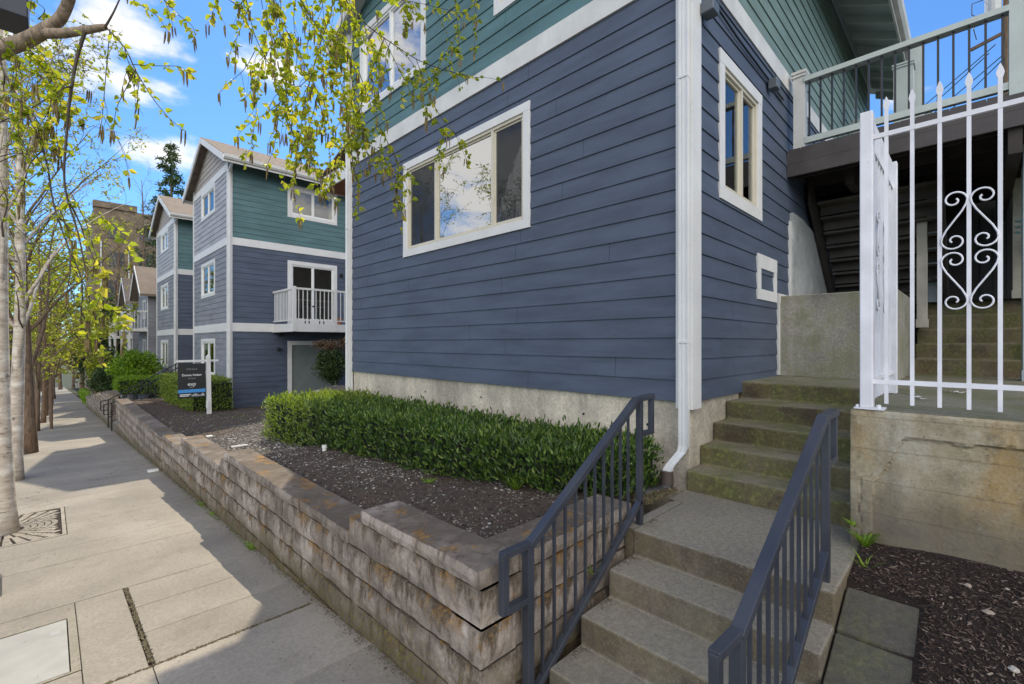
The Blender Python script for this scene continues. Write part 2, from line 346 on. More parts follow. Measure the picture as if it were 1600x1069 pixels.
def gatewall_mat():
    m, t, b = mat('weathered wall concrete'); p, n = sep(t)
    a = noi(t, 2.2, 8, .65); f = noi(t, 50, 6, .75); ru = noi(t, 2.6, 6, .6, scale=(1,1,.5)); s = noi(t, 1, 7, .6, scale=(6,6,1)); g = noi(t, 230, 2); pits = noi(t, 90, 2)
    cc = ramp(t, a, [(.38, (.22,.18,.115)), (.5, (.38,.32,.22)), (.62, (.54,.49,.39))])
    cc = mix(t, mth(t, 'MULTIPLY', mrange(t, ru, .44, .60, 0, .8), mrange(t, f, .35, .6, .5, 1)), cc, (.40,.25,.085))
    bl = noi(t, 6, 8, .8); cc = mix(t, mrange(t, bl, .54, .66, 0, .6), cc, (.13,.10,.065)); cc = mix(t, mrange(t, bl, .44, .34, 0, .5), cc, (.50,.47,.40))
    cc = mix(t, mrange(t, s, .5, .7, 0, .45), cc, (.10,.085,.065))
    cc = mix(t, mrange(t, f, .35, .7, 0, .5), cc, mix(t, 1, cc, .55, 'MULTIPLY'))
    cc = mix(t, mrange(t, pits, .66, .72, 0, .8), cc, (.06,.05,.035))
    cc = mix(t, mrange(t, g, .62, .75, 0, .35), cc, (.6,.56,.48))
    # damp, dirty band soaked up from the mulch
    dk = mth(t, 'ADD', mrange(t, p[2], 1.0, 1.28, .75, 0), mrange(t, a, .3, .7, -.35, .35))
    cc = mix(t, mth(t, 'MULTIPLY', dk, 1, True), cc, (.125,.105,.080))
    w = N(t, 'ShaderNodeMath', operation='SINE'); t.links.new(mth(t, 'MULTIPLY', mth(t, 'ADD', p[2], mth(t, 'MULTIPLY', a, .02)), 2*math.pi/.2), w.inputs[0])
    cc = mix(t, mrange(t, w.outputs[0], .985, 1, 0, .35), cc, (.08,.065,.05))
    up = mrange(t, n[2], .5, .9); cc = mix(t, up, cc, ramp(t, f, [(.35, (.05,.052,.032)), (.6, (.13,.13,.10)), (.8, (.28,.27,.23))]))
    t.links.new(cc, b.inputs['Base Color']); b.inputs['Roughness'].default_value = .92
    bump(t, b, mix(t, .5, f, a), .8, .012); return m
GWALL = gatewall_mat()
LIMB = None
def soil_mat(name, c1, c2, c3):
    m, t, b = mat(name); a = noi(t, 2, 8, .7); f = noi(t, 55, 6, .8); g = noi(t, 170, 3)
    cc = ramp(t, f, [(.3, c1), (.55, c2), (.75, c3)]); cc = mix(t, mrange(t, a, .4, .65, 0, .5), cc, mix(t, 1, cc, .6, 'MULTIPLY'))
    cc = mix(t, mrange(t, g, .66, .74, 0, .7), cc, (.45,.42,.39))
    t.links.new(cc, b.inputs['Base Color']); b.inputs['Roughness'].default_value = .95; bump(t, b, f, 1, .03); return m
SOIL = soil_mat('garden soil', (.045,.029,.021), (.115,.078,.057), (.22,.17,.13))
MULCH = soil_mat('bark mulch ground', (.016,.009,.007), (.045,.026,.020), (.11,.07,.055))
GRASSM = soil_mat('far grass ground', (.025,.03,.012), (.045,.05,.02), (.07,.07,.035))
ASPH = concrete('asphalt', (.06,.06,.06), 0, None, .8, .5, 0)
ROOF = soil_mat('roof shingles', (.16,.12,.09), (.26,.20,.155), (.36,.29,.23))
BRICK = paint('brown brick', (.20,.145,.10), .9, .2, 2)
GL = glass('window glass', .62); GLD = glass('dark window glass', .07, (.7,.72,.72)); GL2 = glass('house window glass', .13)
ROOM = paint('dark room', (.035,.032,.030), .9, .1); CURT = paint('beige curtain', (.70,.62,.48), .8, .06, 6); SCREEN = paint('insect screen', (.06,.062,.065), .7, .1)
m_, t_, b_ = mat('insect mesh'); b_.inputs['Base Color'].default_value = (.05,.052,.056,1); b_.inputs['Roughness'].default_value = .8
tr_ = N(t_, 'ShaderNodeBsdfTransparent'); mx_ = N(t_, 'ShaderNodeMixShader'); mx_.inputs[0].default_value = .40
t_.links.new(tr_.outputs[0], mx_.inputs[1]); t_.links.new(b_.outputs[0], mx_.inputs[2]); t_.links.new(mx_.outputs[0], t_.nodes['Material Output'].inputs[0]); MESHS = m_
BIRCH = birchbark('birch bark'); BARK = bark('brown bark', (.20,.13,.085)); LIMBB = bark('tan birch limb bark', (.40,.30,.22)); TWIG = paint('dark twig', (.060,.042,.034), .8, .2); TWIGF = paint('far twig', (.115,.085,.065), .9, .2)
TWIGG = paint('grey twig', (.20,.17,.15), .9, .2)
LEAFY = leafmat('spring birch leaf', [(0,(.20,.26,.03)), (.4,(.32,.38,.04)), (.75,(.46,.47,.06)), (1,(.58,.50,.10))], .55)
LEAFF = leafmat('street tree leaf', [(0,(.15,.20,.03)), (.5,(.30,.34,.05)), (1,(.46,.44,.09))], .55)
LEAFO = leafmat('olive haze leaf', [(0,(.13,.12,.04)), (.5,(.25,.23,.075)), (1,(.38,.34,.12))], .5)
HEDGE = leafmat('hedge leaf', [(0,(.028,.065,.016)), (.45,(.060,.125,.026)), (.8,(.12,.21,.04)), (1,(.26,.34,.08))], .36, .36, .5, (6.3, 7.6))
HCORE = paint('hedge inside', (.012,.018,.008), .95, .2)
BOX = leafmat('bright shrub leaf', [(0,(.10,.20,.02)), (.5,(.18,.32,.03)), (1,(.34,.48,.06))], .4)
DKG = leafmat('dark evergreen leaf', [(0,(.018,.040,.012)), (.6,(.045,.085,.024)), (1,(.09,.14,.04))], .25)
REDL = leafmat('red brown leaf', [(0,(.06,.04,.02)), (.6,(.14,.075,.04)), (1,(.25,.14,.07))], .3)
CATK = paint('catkin', (.16,.115,.045), .9, .3, 40); CATKD = paint('dark catkin', (.045,.038,.03), .9, .3, 40)
GRAVM = isl('gravel stone', [(0,(.06,.052,.048)), (.5,(.15,.14,.13)), (.85,(.30,.28,.255)), (1,(.50,.47,.43))])
CHIPM = isl('bark chip', [(0,(.020,.012,.010)), (.55,(.055,.032,.025)), (.85,(.13,.085,.065)), (1,(.32,.25,.20))])
DEBM = isl('leaf litter', [(0,(.06,.045,.025)), (.5,(.12,.085,.045)), (.8,(.08,.08,.03)), (1,(.22,.17,.11))])
PVC = paint('white plastic pipe', (.75,.74,.70), .4, .05); ABS = paint('black drain pipe', (.03,.028,.028), .5, .1); BRN = paint('brown drain adapter', (.075,.055,.048), .5, .1)

# ------------------------------------------------------------------ the ground
rnd = random.Random(7)
def grid(x0, x1, nx, y0, y1, ny, zf):
    m = MB()
    for j in range(ny+1):
        for i in range(nx+1):
            x = x0+(x1-x0)*i/nx; y = y0+(y1-y0)*j/ny; m.v.append((x, y, zf(x, y)))
    for j in range(ny):
        for i in range(nx):
            a = j*(nx+1)+i; m.f.append((a, a+1, a+nx+2, a+nx+1))
    return m
struct('ground', grid(-300, 500, 40, -250, 750, 100, lambda x, y: gz(y)-.30), GRASSM)
struct('road', grid(-9.5, -1.35, 4, -40, 130, 60, lambda x, y: gz(y)-.14), ASPH)
struct('curb', grid(-1.35, -1.2, 1, -40, 130, 60, lambda x, y: gz(y)-.002), STEP)
m = MB(); m.prism([(-1.35,-40,gz(-40)-.3),(-1.35,130,gz(130)-.3),(-1.35,130,gz(130)-.002),(-1.35,-40,gz(-40)-.002)], (.0,0,0)); 
struct('curb_face', m.prism([(-1.349,-40,gz(-40)-.3),(-1.349,130,gz(130)-.3),(-1.349,130,gz(130)-.004),(-1.349,-40,gz(-40)-.004)], (.02,0,0)), STEP)
struct('far_pavement', grid(-12, -9.5, 2, -40, 130, 60, lambda x, y: gz(y)), SIDEW)
# dirt under the joints, then the slabs one by one
struct('joint_dirt', grid(-1.2, 1.75, 4, -4, 130, 80, lambda x, y: gz(y)-.014), MULCH)
slab = MB()
def add_slab(x0, x1, y0, y1, dz=0.):
    g = .0022; a = rnd.uniform(-.0015, .0015)+dz
    slab.box(x0+g, x1-g, y0+g, y1-g, -.1, 0)
    for i in range(len(slab.v)-8, len(slab.v)):
        x, y, z = slab.v[i]; slab.v[i] = (x, y, gz(y)+(-.09 if z < -.05 else a))
ys = [-3.5,-2.5,-1.5,-.6,.3,1.2,2.0,2.85,3.70,4.22,4.73,5.24,5.86,6.46,7.02,7.58]
for q in (8.12, 8.66, 9.24): ys.append(q)
y = 9.24
while y < 120: ys.append(y+.62 if y < 30 else y+1.3); y = ys[-1]
for a, b in zip(ys, ys[1:]):
    if a < 3.69: add_slab(.46, 1.75, a, b); add_slab(-1.2, .14, a, b); add_slab(.14, .46, a, b)
    elif a < 5.2: add_slab(.475, 1.75, a, b)
    elif a < 7.57: add_slab(-1.2, 1.75, a, b)
    elif a < 9.2: add_slab(.14, 1.75, a, b)
    else: add_slab(-1.2, 1.75, a, b)
ys2 = [3.70, 5.24]
for a, b in zip(ys2, ys2[1:]):
    if a == 3.70: add_slab(.14, .445, a, b); add_slab(-.30, .14, a, 4.0); add_slab(-.30, .14, 4.96, b); add_slab(-1.2, -.30, a, b)
add_slab(-1.2, -.985, 7.58, 9.24)
o = struct('sidewalk', slab, SIDEW, bevel=.004)
# utility vault lid
v = thing('utility_cover', 'pale grey flush rectangular utility cover in the sidewalk at lower left', 'utility cover', (-.08, 4.48, gz(4.48)))
lidm = paint('pale utility lid', (.29,.285,.265), .75, .05, 5)
def slope_box(mb, x0, x1, y0, y1, dz0, dz1):
    k = len(mb.v); mb.box(x0, x1, y0, y1, 0, 1)
    for i in range(k, len(mb.v)):
        x, y, z = mb.v[i]; mb.v[i] = (x, y, gz(y)+(dz1 if z > .5 else dz0))
m = MB(); slope_box(m, -.285, .085, 4.035, 4.925, -.05, .001); m.build('lid', lidm, v)
m = MB()
for a in ((-.298,.138,4.935,4.958),(-.298,.138,4.002,4.025),(-.298,-.290,4.025,4.935),(.092,.138,4.025,4.935)): slope_box(m, a[0], a[1], a[2], a[3], -.05, .003)
m.build('frame', STEP, v)
m = MB(); slope_box(m, .0, .05, 4.68, 4.76, 0, .0025); m.build('label_plate', paint('grey plate', (.30,.30,.29), .6), v)
# tree grate
gr = thing('tree_grate', 'cast tree grate with radiating slots around the nearest birch trunk', 'tree grate', (-.40, 8.41, gz(8.41)))
GRT = paint('weathered cast iron', (.27,.235,.19), .75, .15, 8)
m = MB(); cx, cy = -.40, 8.38
for ring in range(14):
    r0 = .17+ring*.062; n = 40 if ring > 3 else 24
    for k in range(n):
        a0 = 2*math.pi*(k+.14)/n; a1 = 2*math.pi*(k+.86)/n
        for (ra, rb, b0, b1) in ((r0, r0+.05, a0, a1),):
            pts = [(cx+ra*math.cos(b0), cy+ra*math.sin(b0)), (cx+rb*math.cos(b0), cy+rb*math.sin(b0)), (cx+rb*math.cos(b1), cy+rb*math.sin(b1)), (cx+ra*math.cos(b1), cy+ra*math.sin(b1))]
            if all(-.93 < p[0] < .10 and 7.61 < p[1] < 9.22 for p in pts):
                m.prism([(p[0], p[1], gz(p[1])-.03) for p in pts], (0, 0, .030))
m.build('grille', GRT, gr)
m = MB()
for a in ((-.95,.10,7.59,7.63),(-.95,.10,9.2,9.24),(.10,.135,7.59,9.24),(-.98,-.95,7.59,9.24)): slope_box(m, a[0], a[1], a[2], a[3], -.05, .004)
m.build('frame', GRT, gr)

# garden soil behind the wall, rising to the houses
def lerp(tab, x):
    if x <= tab[0][0]: return tab[0][1]
    for (a, p), (b, q) in zip(tab, tab[1:]):
        if x <= b: return p+(q-p)*(x-a)/(b-a)
    return tab[-1][1]
LO = [(1.7,.90),(3.0,.88),(3.5,.72),(6.4,.68),(7.0,.52),(9.0,.49),(9.6,.32),(11,.27),(15,.22),(19.7,.20),(23,.12),(34,-.75),(45,-1.6),(120,-6)]
HI = [(1.7,.86),(8,.58),(11,.42),(16.4,.06),(19,.04),(24,-.05),(34,-.6),(45,-1.3),(120,-5.5)]
def soil(x, y):
    t = min(1, max(0, (x-1.79)/1.9)); z = lerp(LO, y)*(1-t)+lerp(HI, y)*t
    if x > 4.2 and 8.2 < y < 15.5:     # raised sunny bed behind the hedge
        pass
    return z + .018*nn(x, y, 3, 2.2) + .008*nn(x, y, 8, 9)
def bed(x, y):
    b = .85+.07*(.5-y)
    z = b-.17*(3.6-x) if x > 3.1 else b-.085-.375*(3.1-x)
    if y > .17 and x < 3.13: z -= .03
    return max(z, gz(y)-.02) + .015*nn(x, y, 1, 3)
struct('planter_soil', grid(1.77, 4.2, 60, 1.95, 20.3, 300, soil), SOIL)
struct('garden_ground', grid(3.0, 40, 60, 7.6, 120, 150, lambda x, y: soil(x, y)-.03 if y > 22 or x > 3.75 else -3), SOIL)
struct('mulch_bed', grid(1.55, 3.7, 60, -4, .5, 90, bed), MULCH)
struct('back_yard', grid(9.0, 60, 4, -60, 1.7, 4, lambda x, y: 2.69), GRASSM)

# ------------------------------------------------------------------ retaining wall (near part)
def rblock(mb, T, u0, u1, z0, z1, depth, rough=True, nx=7, nz=3):
    """split face block, outward = -o"""
    g = .0028; u0 += g; u1 -= g; z1 -= .007; z0 += .007
    b = len(mb.v); s = rnd.uniform(0, 99); tilt = rnd.uniform(-.004, .004)
    if not rough: nx = nz = 1
    for j in range(nz+1):
        for i in range(nx+1):
            u = u0+(u1-u0)*i/nx; z = z0+(z1-z0)*j/nz
            e = 0 if not rough else (.010*nn(u, z, s, 7)+.010*nn(u, z, s, 24)+.003) - (.010 if j in (0, nz) else (.004 if i in (0, nx) else 0))
            mb.v.append(T(u, e+tilt, z))
    for j in range(nz):
        for i in range(nx):
            a = b+j*(nx+1)+i; mb.f.append((a, a+nx+1, a+nx+2, a+1))
    c = len(mb.v); W = nx+1
    for (u, z) in ((u0,z0),(u1,z0),(u1,z1),(u0,z1)): mb.v.append(T(u, -depth, z))
    bl, br, tr2, tl = b, b+nx, b+nz*W+nx, b+nz*W
    mb.f += [tuple([c, c+1]+[b+i for i in reversed(range(nx+1))]), tuple([tl+i for i in range(nx+1)]+[c+2, c+3]),
             tuple([c]+[b+j*W for j in range(nz+1)]+[c+3]), tuple([c+1, c+2]+[b+j*W+nx for j in reversed(range(nz+1))])]
XF = 1.509
wall = thing('retaining_wall', 'stepped retaining wall of split faced blocks with mossy caps beside the steps', 'retaining wall', (XF+.14, 8, gz(8)))
TX = lambda u, o_, z: (XF-o_, u, z)
TY = lambda u, o_, z: (u, 1.729-o_, z)
body = MB(); caps = MB()
secs = [(1.729, 2.956, 3.155, .966), (3.155, 6.506, 6.687, .766), (6.687, 9.131, 9.263, .566), (9.263, 10.925, 11.0, .366), (11.0, 19.8, 19.8, .29)]
for (y0, ycap, y1, top) in secs:
    y = y0; first = True
    while y < ycap-.02:                       # caps
        L = .44*rnd.uniform(.97, 1.03); y2 = y+L
        if ycap-y2 < .2: y2 = ycap
        rblock(caps, lambda u, o_, z: (XF-.012-o_, u, z), y, y2, top-.1, top+rnd.uniform(-.004, .004), .29, y < 12, 6, 2)
        y = y2
    zt = top-.1; k = 0
    while zt > gz(y1)-.05:
        zb = zt-.2; ya = y0 if k else y0
        y = y0-(.0 if (round(zt/.2) % 2) else .225) if y0 > 1.8 else y0
        end = y1
        first = True
        while y < end-.01:
            L = .45
            if y0 < 1.8 and first and (round(zt/.2) % 2): L = .225
            first = False; y2 = y+L
            if end-y2 < .12: y2 = end
            ya_ = max(y, y0)
            if y2 > ya_+.02 and zt > gz(y2)-.02: rblock(body, TX, ya_, min(y2, end), zb, zt, .25, y < 12)
            y = y2
        zt = zb; k += 1
# return along the steps
x = XF+.0; zt = .866
for c in range(5):
    zb = zt-.2; x = XF+.004; first = True
    while x < 3.0:
        L = .45 if not (first and c % 2) else .225
        first = False
        rblock(body, TY, x, min(x+L, 3.05), zb, zt, .25); x += L
    zt = zb
for a, b_x in ((XF+.28,2.06),(2.06,2.5),(2.5,2.92)):
    rblock(caps, lambda u, o_, z: (u, 1.717-o_, z), a, b_x, .866, .966+rnd.uniform(-.003,.003), .29, True, 6, 2)
body.build('block_wall', BLK, wall); caps.build('cap_course', BLK, wall)
# far part beyond the rail gap, crenellated
fw = thing('retaining_wall', 'far run of block retaining wall with a stair stepped top beyond the black railings', 'retaining wall', (XF+.14, 28, gz(28)))
m = MB(); c_ = MB(); y = 22.0; top = .28
while y < 36:
    y2 = y+1.55
    z = top-.1
    while z > gz(y)-.1:
        yy = y
        while yy < y2-.01: rblock(m, TX, yy, min(yy+.45, y2), z-.2, z, .25, False); yy += .45
        z -= .2
    c_.box(XF-.02, XF+.28, y+.01, y2-.2, top-.098, top); y = y2; top -= .145
m.build('block_wall', BLK, fw); c_.build('cap_course', BLK, fw)
# end returns at the gap
m = MB(); m.box(XF+.02, 3.3, 19.8, 20.0, -1.2, .19); 
m.build('return_wall', BLK, wall)

# ------------------------------------------------------------------ steps and porch
st = thing('lower_steps', 'lower flight of worn brown concrete steps from the sidewalk to the landing', 'steps', (2.4, 1.07, .2))
m = MB(); yA, yB = .50, 1.655
xs_ = [1.94, 2.23, 2.53, 2.83, 3.61]; zs_ = [.31, .48, .65, .82]
prof = [(1.94,-.3)]; 
for i in range(4): prof += [(xs_[i], zs_[i]), (xs_[i+1], zs_[i])]
prof += [(3.61,-.3)]
m.prism([(p[0], yA, p[1]) for p in prof], (0, yB-yA, 0))
m.build('treads', STEP, st, bevel=.012, fix=True)
m = MB(); m.box(3.6, 3.95, .552, 1.77, 0, .82); m.box(2.84, 3.6, 1.655, 1.72, 0, .817); m.box(2.95,3.75,1.72,1.76,0,.80); m.build('landing', STEP, st)
us = thing('upper_steps', 'upper flight of mossy green concrete steps beside the blue siding', 'steps', (4.6, 1.15, .8))
ex = [3.91, 4.20, 4.50, 4.82, 5.20]; m = MB(); prof = [(3.91, .5)]
for i in range(5): prof += [(ex[i], .82+.174*(i+1)), ((ex+[5.6])[i+1], .82+.174*(i+1))]
prof += [(5.6, .5)]
m.prism([(p[0], .555, p[1]) for p in prof], (0, 1.77-.555, 0)); m.build('treads', STEPM, us, bevel=.018, fix=True)
pc = thing('porch', 'concrete porch slab behind the white gate, its street face cracked and rust stained', 'porch', (5.8, -1.5, .8))
m = MB(); m.box(5.6, 8.6, .555, 1.745, .9, 1.688); m.box(3.64, 8.6, -6, .553, .9, 1.683); m.build('slab', PORCH, pc)
def lip(y):
    w = .02*nn(y, 0, 5, 4)+.012*nn(y, 1, 1, 25)
    return 1.52+w if y < .30 else (1.52-(y-.30)/.14*.30+w*1.6 if y < .44 else 1.22-(y-.44)/.045*.9)
m = MB(); ny, nz_ = 220, 70
for j in range(nz_+1):
    for i in range(ny+1):
        y = .55-(i/ny)*2.6; z = .45+(1.683-.45)*j/nz_
        lp = lip(y); d = .0
        if True: d = .020*max(0, min(1, (z-lp)/.012)) if z > lp else -.006*math.exp(-((z-lp)/.012)**2)
        # crack running down from the broken corner
        cy = .33+.06*math.sin(z*9)+.03*nn(z, 0, 2, 12)
        if .85 < z < 1.25: d -= .010*math.exp(-((y-(.505+.014*nn(z,4,2,9)))/.005)**2)
        d += .004*nn(y, z, 0, 12)+.002*nn(y, z, 3, 45)
        if j == nz_: d -= .006
        m.v.append((3.625-d, y, z))
for j in range(nz_):
    for i in range(ny):
        a = j*(ny+1)+i; m.f.append((a, a+ny+1, a+ny+2, a+1))
b0 = len(m.v)
m.box(3.625, 3.8, -6, .5535, .45, 1.678); 
m.box(3.606, 3.64, .5495, .5545, .5, 1.679)
m.box(3.60, 3.64, -6, -2.05, .45, 1.6815)
m.build('street_wall', GWALL, pc)
cb = tag(MB().box(6.5, 8.4, .58, 1.735, 1.684, 2.69).build('concrete_block', BLOCKC, bevel=.012), 'large stained grey concrete block against the siding at the top of the steps', 'concrete block')
bs = thing('back_steps', 'dark mossy steps rising behind the white gate to the shaded door', 'steps', (8.7, -.6, 1.69))
m = MB(); prof = [(8.15, 1.6)]
for i in range(5): prof += [(8.15+.26*i, 1.69+.2*(i+1)), (8.15+.26*(i+1) if i < 4 else 11.5, 1.69+.2*(i+1))]
prof += [(11.5, 1.6)]
m.prism([(p[0], -2.5, p[1]) for p in prof], (0, 2.5+.57, 0)); m.build('treads', STEPM, bs, bevel=.02, fix=True)
# slab pavers beside the steps
PAV = concrete('dark paver', (.068,.061,.050), .35, None, .6, .8)
for (xa, xb, za, zb, lab) in ((2.81, 3.09, .655, .765, 'dark square paver beside the landing, upper of the two'), (2.30, 2.795, .47, .645, 'dark square paver beside the lower steps, lower of the two')):
    m = MB(); ym = .19
    m.prism([(xa, ym, za-.06), (xb, ym, zb-.06), (xb, ym, zb), (xa, ym, za)], (0, .30, 0))
    tag(m.build('paver', PAV, bevel=.006, fix=True), lab, 'paver', 'pavers beside the steps')

# ------------------------------------------------------------------ siding, windows, house parts
class Plane:
    """house wall plane: u along the wall, o outwards, z up"""
    def __init__(s, axis, c, sgn=-1): s.axis = axis; s.c = c; s.sgn = sgn
    def T(s, u, o_, z): return (s.c+s.sgn*o_, u, z) if s.axis == 'x' else (u, s.c+s.sgn*o_, z)
    def box(s, mb, u0, u1, o0, o1, z0, z1):
        a = s.T(u0, o0, z0); b = s.T(u1, o1, z1); mb.box(a[0], b[0], a[1], b[1], a[2], b[2])
def siding(mb, pl, u0, u1, z0, z1, holes=(), lim=None, exp_=.178, joints=True):
    lim = lim or (lambda z: (u0, u1)); z = z0
    r = random.Random(int(z0*100)+int(u0*10))
    while z < z1-.004:
        zt = min(z+exp_, z1); cuts = sorted({z, zt} | {h for q in holes for h in (q[2], q[3]) if z+.003 < h < zt-.003})
        jl = []
        if joints:
            j = u0+r.uniform(.6, 3.6)
            while j < u1: jl.append(j); j += 3.66
        for ca, cb_ in zip(cuts, cuts[1:]):
            mid = (ca+cb_)/2; iv = [(u0-9, u1+9)]
            for q in holes:
                if q[2] < mid < q[3]:
                    nv = []
                    for a, b in iv:
                        if q[1] <= a or q[0] >= b: nv.append((a, b)); continue
                        if a < q[0]: nv.append((a, q[0]))
                        if q[1] < b: nv.append((q[1], b))
                    iv = nv
            for j in jl:
                nv = []
                for a, b in iv:
                    if a < j < b: nv += [(a, j-.0022), (j+.0022, b)]
                    else: nv.append((a, b))
                iv = nv
            oa = .018-.013*(ca-z)/exp_; ob = .018-.013*(cb_-z)/exp_
            l0 = lim(ca); l1 = lim(cb_)
            for a, b in iv:
                a0, b0_ = max(a, l0[0]), min(b, l0[1]); a1, b1 = max(a, l1[0]), min(b, l1[1])
                if b0_-a0 < .004: continue
                if b1 < a1: a1 = b1 = (a1+b1)/2
                k = len(mb.v)
                mb.v += [pl.T(a0, oa, ca), pl.T(b0_, oa, ca), pl.T(b1, ob, cb_), pl.T(a1, ob, cb_), pl.T(a0, 0, ca), pl.T(b0_, 0, ca), pl.T(a1, 0, cb_), pl.T(b1, 0, cb_)]
                mb.f += [(k, k+1, k+2, k+3), (k+4, k+5, k+1, k), (k, k+3, k+6, k+4), (k+1, k+5, k+7, k+2)]
        z = zt
def backing(mb, pl, u0, u1, z0, z1, holes=()):
    """thin solid wall behind the boards with the window holes left open"""
    us_ = sorted({u0, u1} | {max(u0, min(u1, h)) for q in holes for h in q[:2]}); zz = sorted({z0, z1} | {max(z0, min(z1, h)) for q in holes for h in q[2:]})
    for a, b in zip(us_, us_[1:]):
        for c, d in zip(zz, zz[1:]):
            if b-a < 1e-4 or d-c < 1e-4: continue
            if any(q[0] < (a+b)/2 < q[1] and q[2] < (c+d)/2 < q[3] for q in holes): continue
            pl.box(mb, a, b, -.1, -.001, c, d)
def window(par, pl, ua, ub, za, zb, lites=(1,), tr=.10, frame=ALM, panes=None, screens=(), curtain=None, trim=WHITE, depth=.7, name='window'):
    """trimmed window; lites = relative widths from low u to high u"""
    m = MB(); B = lambda a, b, o0, o1, c, d: pl.box(m, a, b, o0, o1, c, d)
    B(ua, ub, .0, .030, zb-tr, zb); B(ua, ub, .0, .030, za, za+tr); B(ua, ua+tr, .0, .028, za+tr, zb-tr); B(ub-tr, ub, .0, .028, za+tr, zb-tr)
    w = m.build(name, trim, par, bevel=.002)
    a, b, c, d = ua+tr, ub-tr, za+tr, zb-tr; f = .035
    m = MB(); B(a, b, -.05, .012, d-f, d); B(a, b, -.05, .012, c, c+f); B(a, a+f, -.05, .011, c+f, d-f); B(b-f, b, -.05, .011, c+f, d-f)
    tot = sum(lites); us_ = [a+f]
    for i in lites: us_.append(us_[-1]+(b-a-2*f)*i/tot)
    for u in us_[1:-1]: B(u-.022, u+.022, -.05, .010, c+f, d-f)
    m.build('frame', frame, w)
    for i in range(len(lites)):
        m = MB(); e0 = us_[i]+(.0 if i == 0 else .022); e1 = us_[i+1]-(.0 if i == len(lites)-1 else .022)
        # sash
        s = MB(); 
        for (p0, p1, q0, q1) in ((e0, e1, d-f-.025, d-f), (e0, e1, c+f, c+f+.025), (e0, e0+.025, c+f+.025, d-f-.025), (e1-.025, e1, c+f+.025, d-f-.025)): pl.box(s, p0, p1, -.04, -.012, q0, q1)
        s.build('sash', frame, w)
        pl.box(m, e0+.02, e1-.02, -.030, -.026, c+f+.02, d-f-.02)
        m.build('pane', (panes[i] if panes else GL2), w)
        if i in screens:
            m = MB(); m.poly([pl.T(e0+.02, -.016, c+f+.02), pl.T(e1-.02, -.016, c+f+.02), pl.T(e1-.02, -.016, d-f-.02), pl.T(e0+.02, -.016, d-f-.02)]); m.build('screen', MESHS, w)
    m = MB(); D = depth; e = .1
    for q in ((a-e, b+e, -D-.02, -D, c-e, d+e), (a-e, b+e, -D, -.1, d+.0, d+e), (a-e, b+e, -D, -.1, c-e, c), (a-e, a, -D, -.1, c, d), (b, b+e, -D, -.1, c, d)): pl.box(m, *q)
    m.build('room', ROOM, w)
    if curtain:
        for (s0, s1) in curtain:
            m = MB(); n = 26; k = len(m.v); U0 = a+(b-a)*s0; U1 = a+(b-a)*s1
            for i in range(n+1):
                u = U0+(U1-U0)*i/n; o_ = -.072+.010*math.sin(i*1.9)
                m.v += [pl.T(u, o_, c+.02), pl.T(u, o_, d-.01)]
            for i in range(n): m.f.append((k+2*i, k+2*i+2, k+2*i+3, k+2*i+1))
            m.build('curtain', CURT, w, smooth=True)
    return w
def hole(ua, ub, za, zb, tr=.1): return (ua+.03, ub-.03, za+.03, zb-.03)

# ---- near house
H = thing('house', 'nearest house with slate blue lower siding, teal upper siding and a wide three part window', 'house', (7, 4.75, .6))
A = Plane('x', 3.96); Bp = Plane('y', 1.75)
wA = (3.644, 6.366, 3.447, 4.921); wU = (5.76, 7.81, 6.19, 7.70); wR = (2.34, 4.26, 6.20, 7.70)
hA = [hole(*wA)]; hU = [hole(*wU), hole(*wR)]
m = MB(); siding(m, A, 1.75, 8.24, 1.58, 5.37, hA, None, .1895); m.build('siding_board', SLATE, H)
RS = .474; EZ = 7.70; EY0, EY1, RY = .93, 8.66, 4.795
def rz(y): return EZ+RS*(y-EY0 if y < RY else EY1-y)
lim = lambda z: ((1.75, 8.24) if z < rz(8.24) else (EY0+(z-EZ)/RS, EY1-(z-EZ)/RS))
m = MB(); siding(m, A, 1.75, 8.24, 5.61, 9.5, hU, lim, .1895); m.build('siding_board', TEAL, H)
wB = (4.56, 5.805, 3.50, 4.95)
m = MB(); siding(m, Bp, 3.96, 13.5, 1.58, 5.42, [hole(*wB)], None, .1895); m.build('siding_board', SLATE, H)
m = MB(); siding(m, Bp, 3.96, 13.5, 5.64, 8.05, (), None, .1895); m.build('siding_board', TEALB, H)
m = MB(); backing(m, A, 1.76, 8.23, 1.60, 7.8, hA+hU)
m.prism([(3.962, 1.8, 7.8), (3.962, 8.2, 7.8), (3.962, 4.795, 9.4)], (.1, 0, 0))
backing(m, Bp, 4.08, 13.5, 1.60, 8.0, [hole(*wB)]); m.box(4.07, 13.4, 8.14, 8.24, 1.0, 7.8); m.box(13.4, 13.5, 1.9, 8.24, 1.0, 7.8)
m.build('inner_wall', DARKW, H)
m = MB(); A.box(m, 1.72, 8.26, .0, .030, 5.37, 5.61); m.build('band', WHITE2, H)
m = MB(); Bp.box(m, 3.93, 13.5, .0, .030, 5.42, 5.64); m.build('band', WHITE2, H)
m = MB(); A.box(m, 1.72, 1.87, .0, .032, 1.52, 8.0); m.box(3.93, 4.11, 1.718, 1.7495, 1.52, 8.0); m.build('corner_board', WHITE, H)
m = MB(); A.box(m, 8.13, 8.26, .0, .032, 1.0, 7.9); m.build('corner_board', WHITE, H)
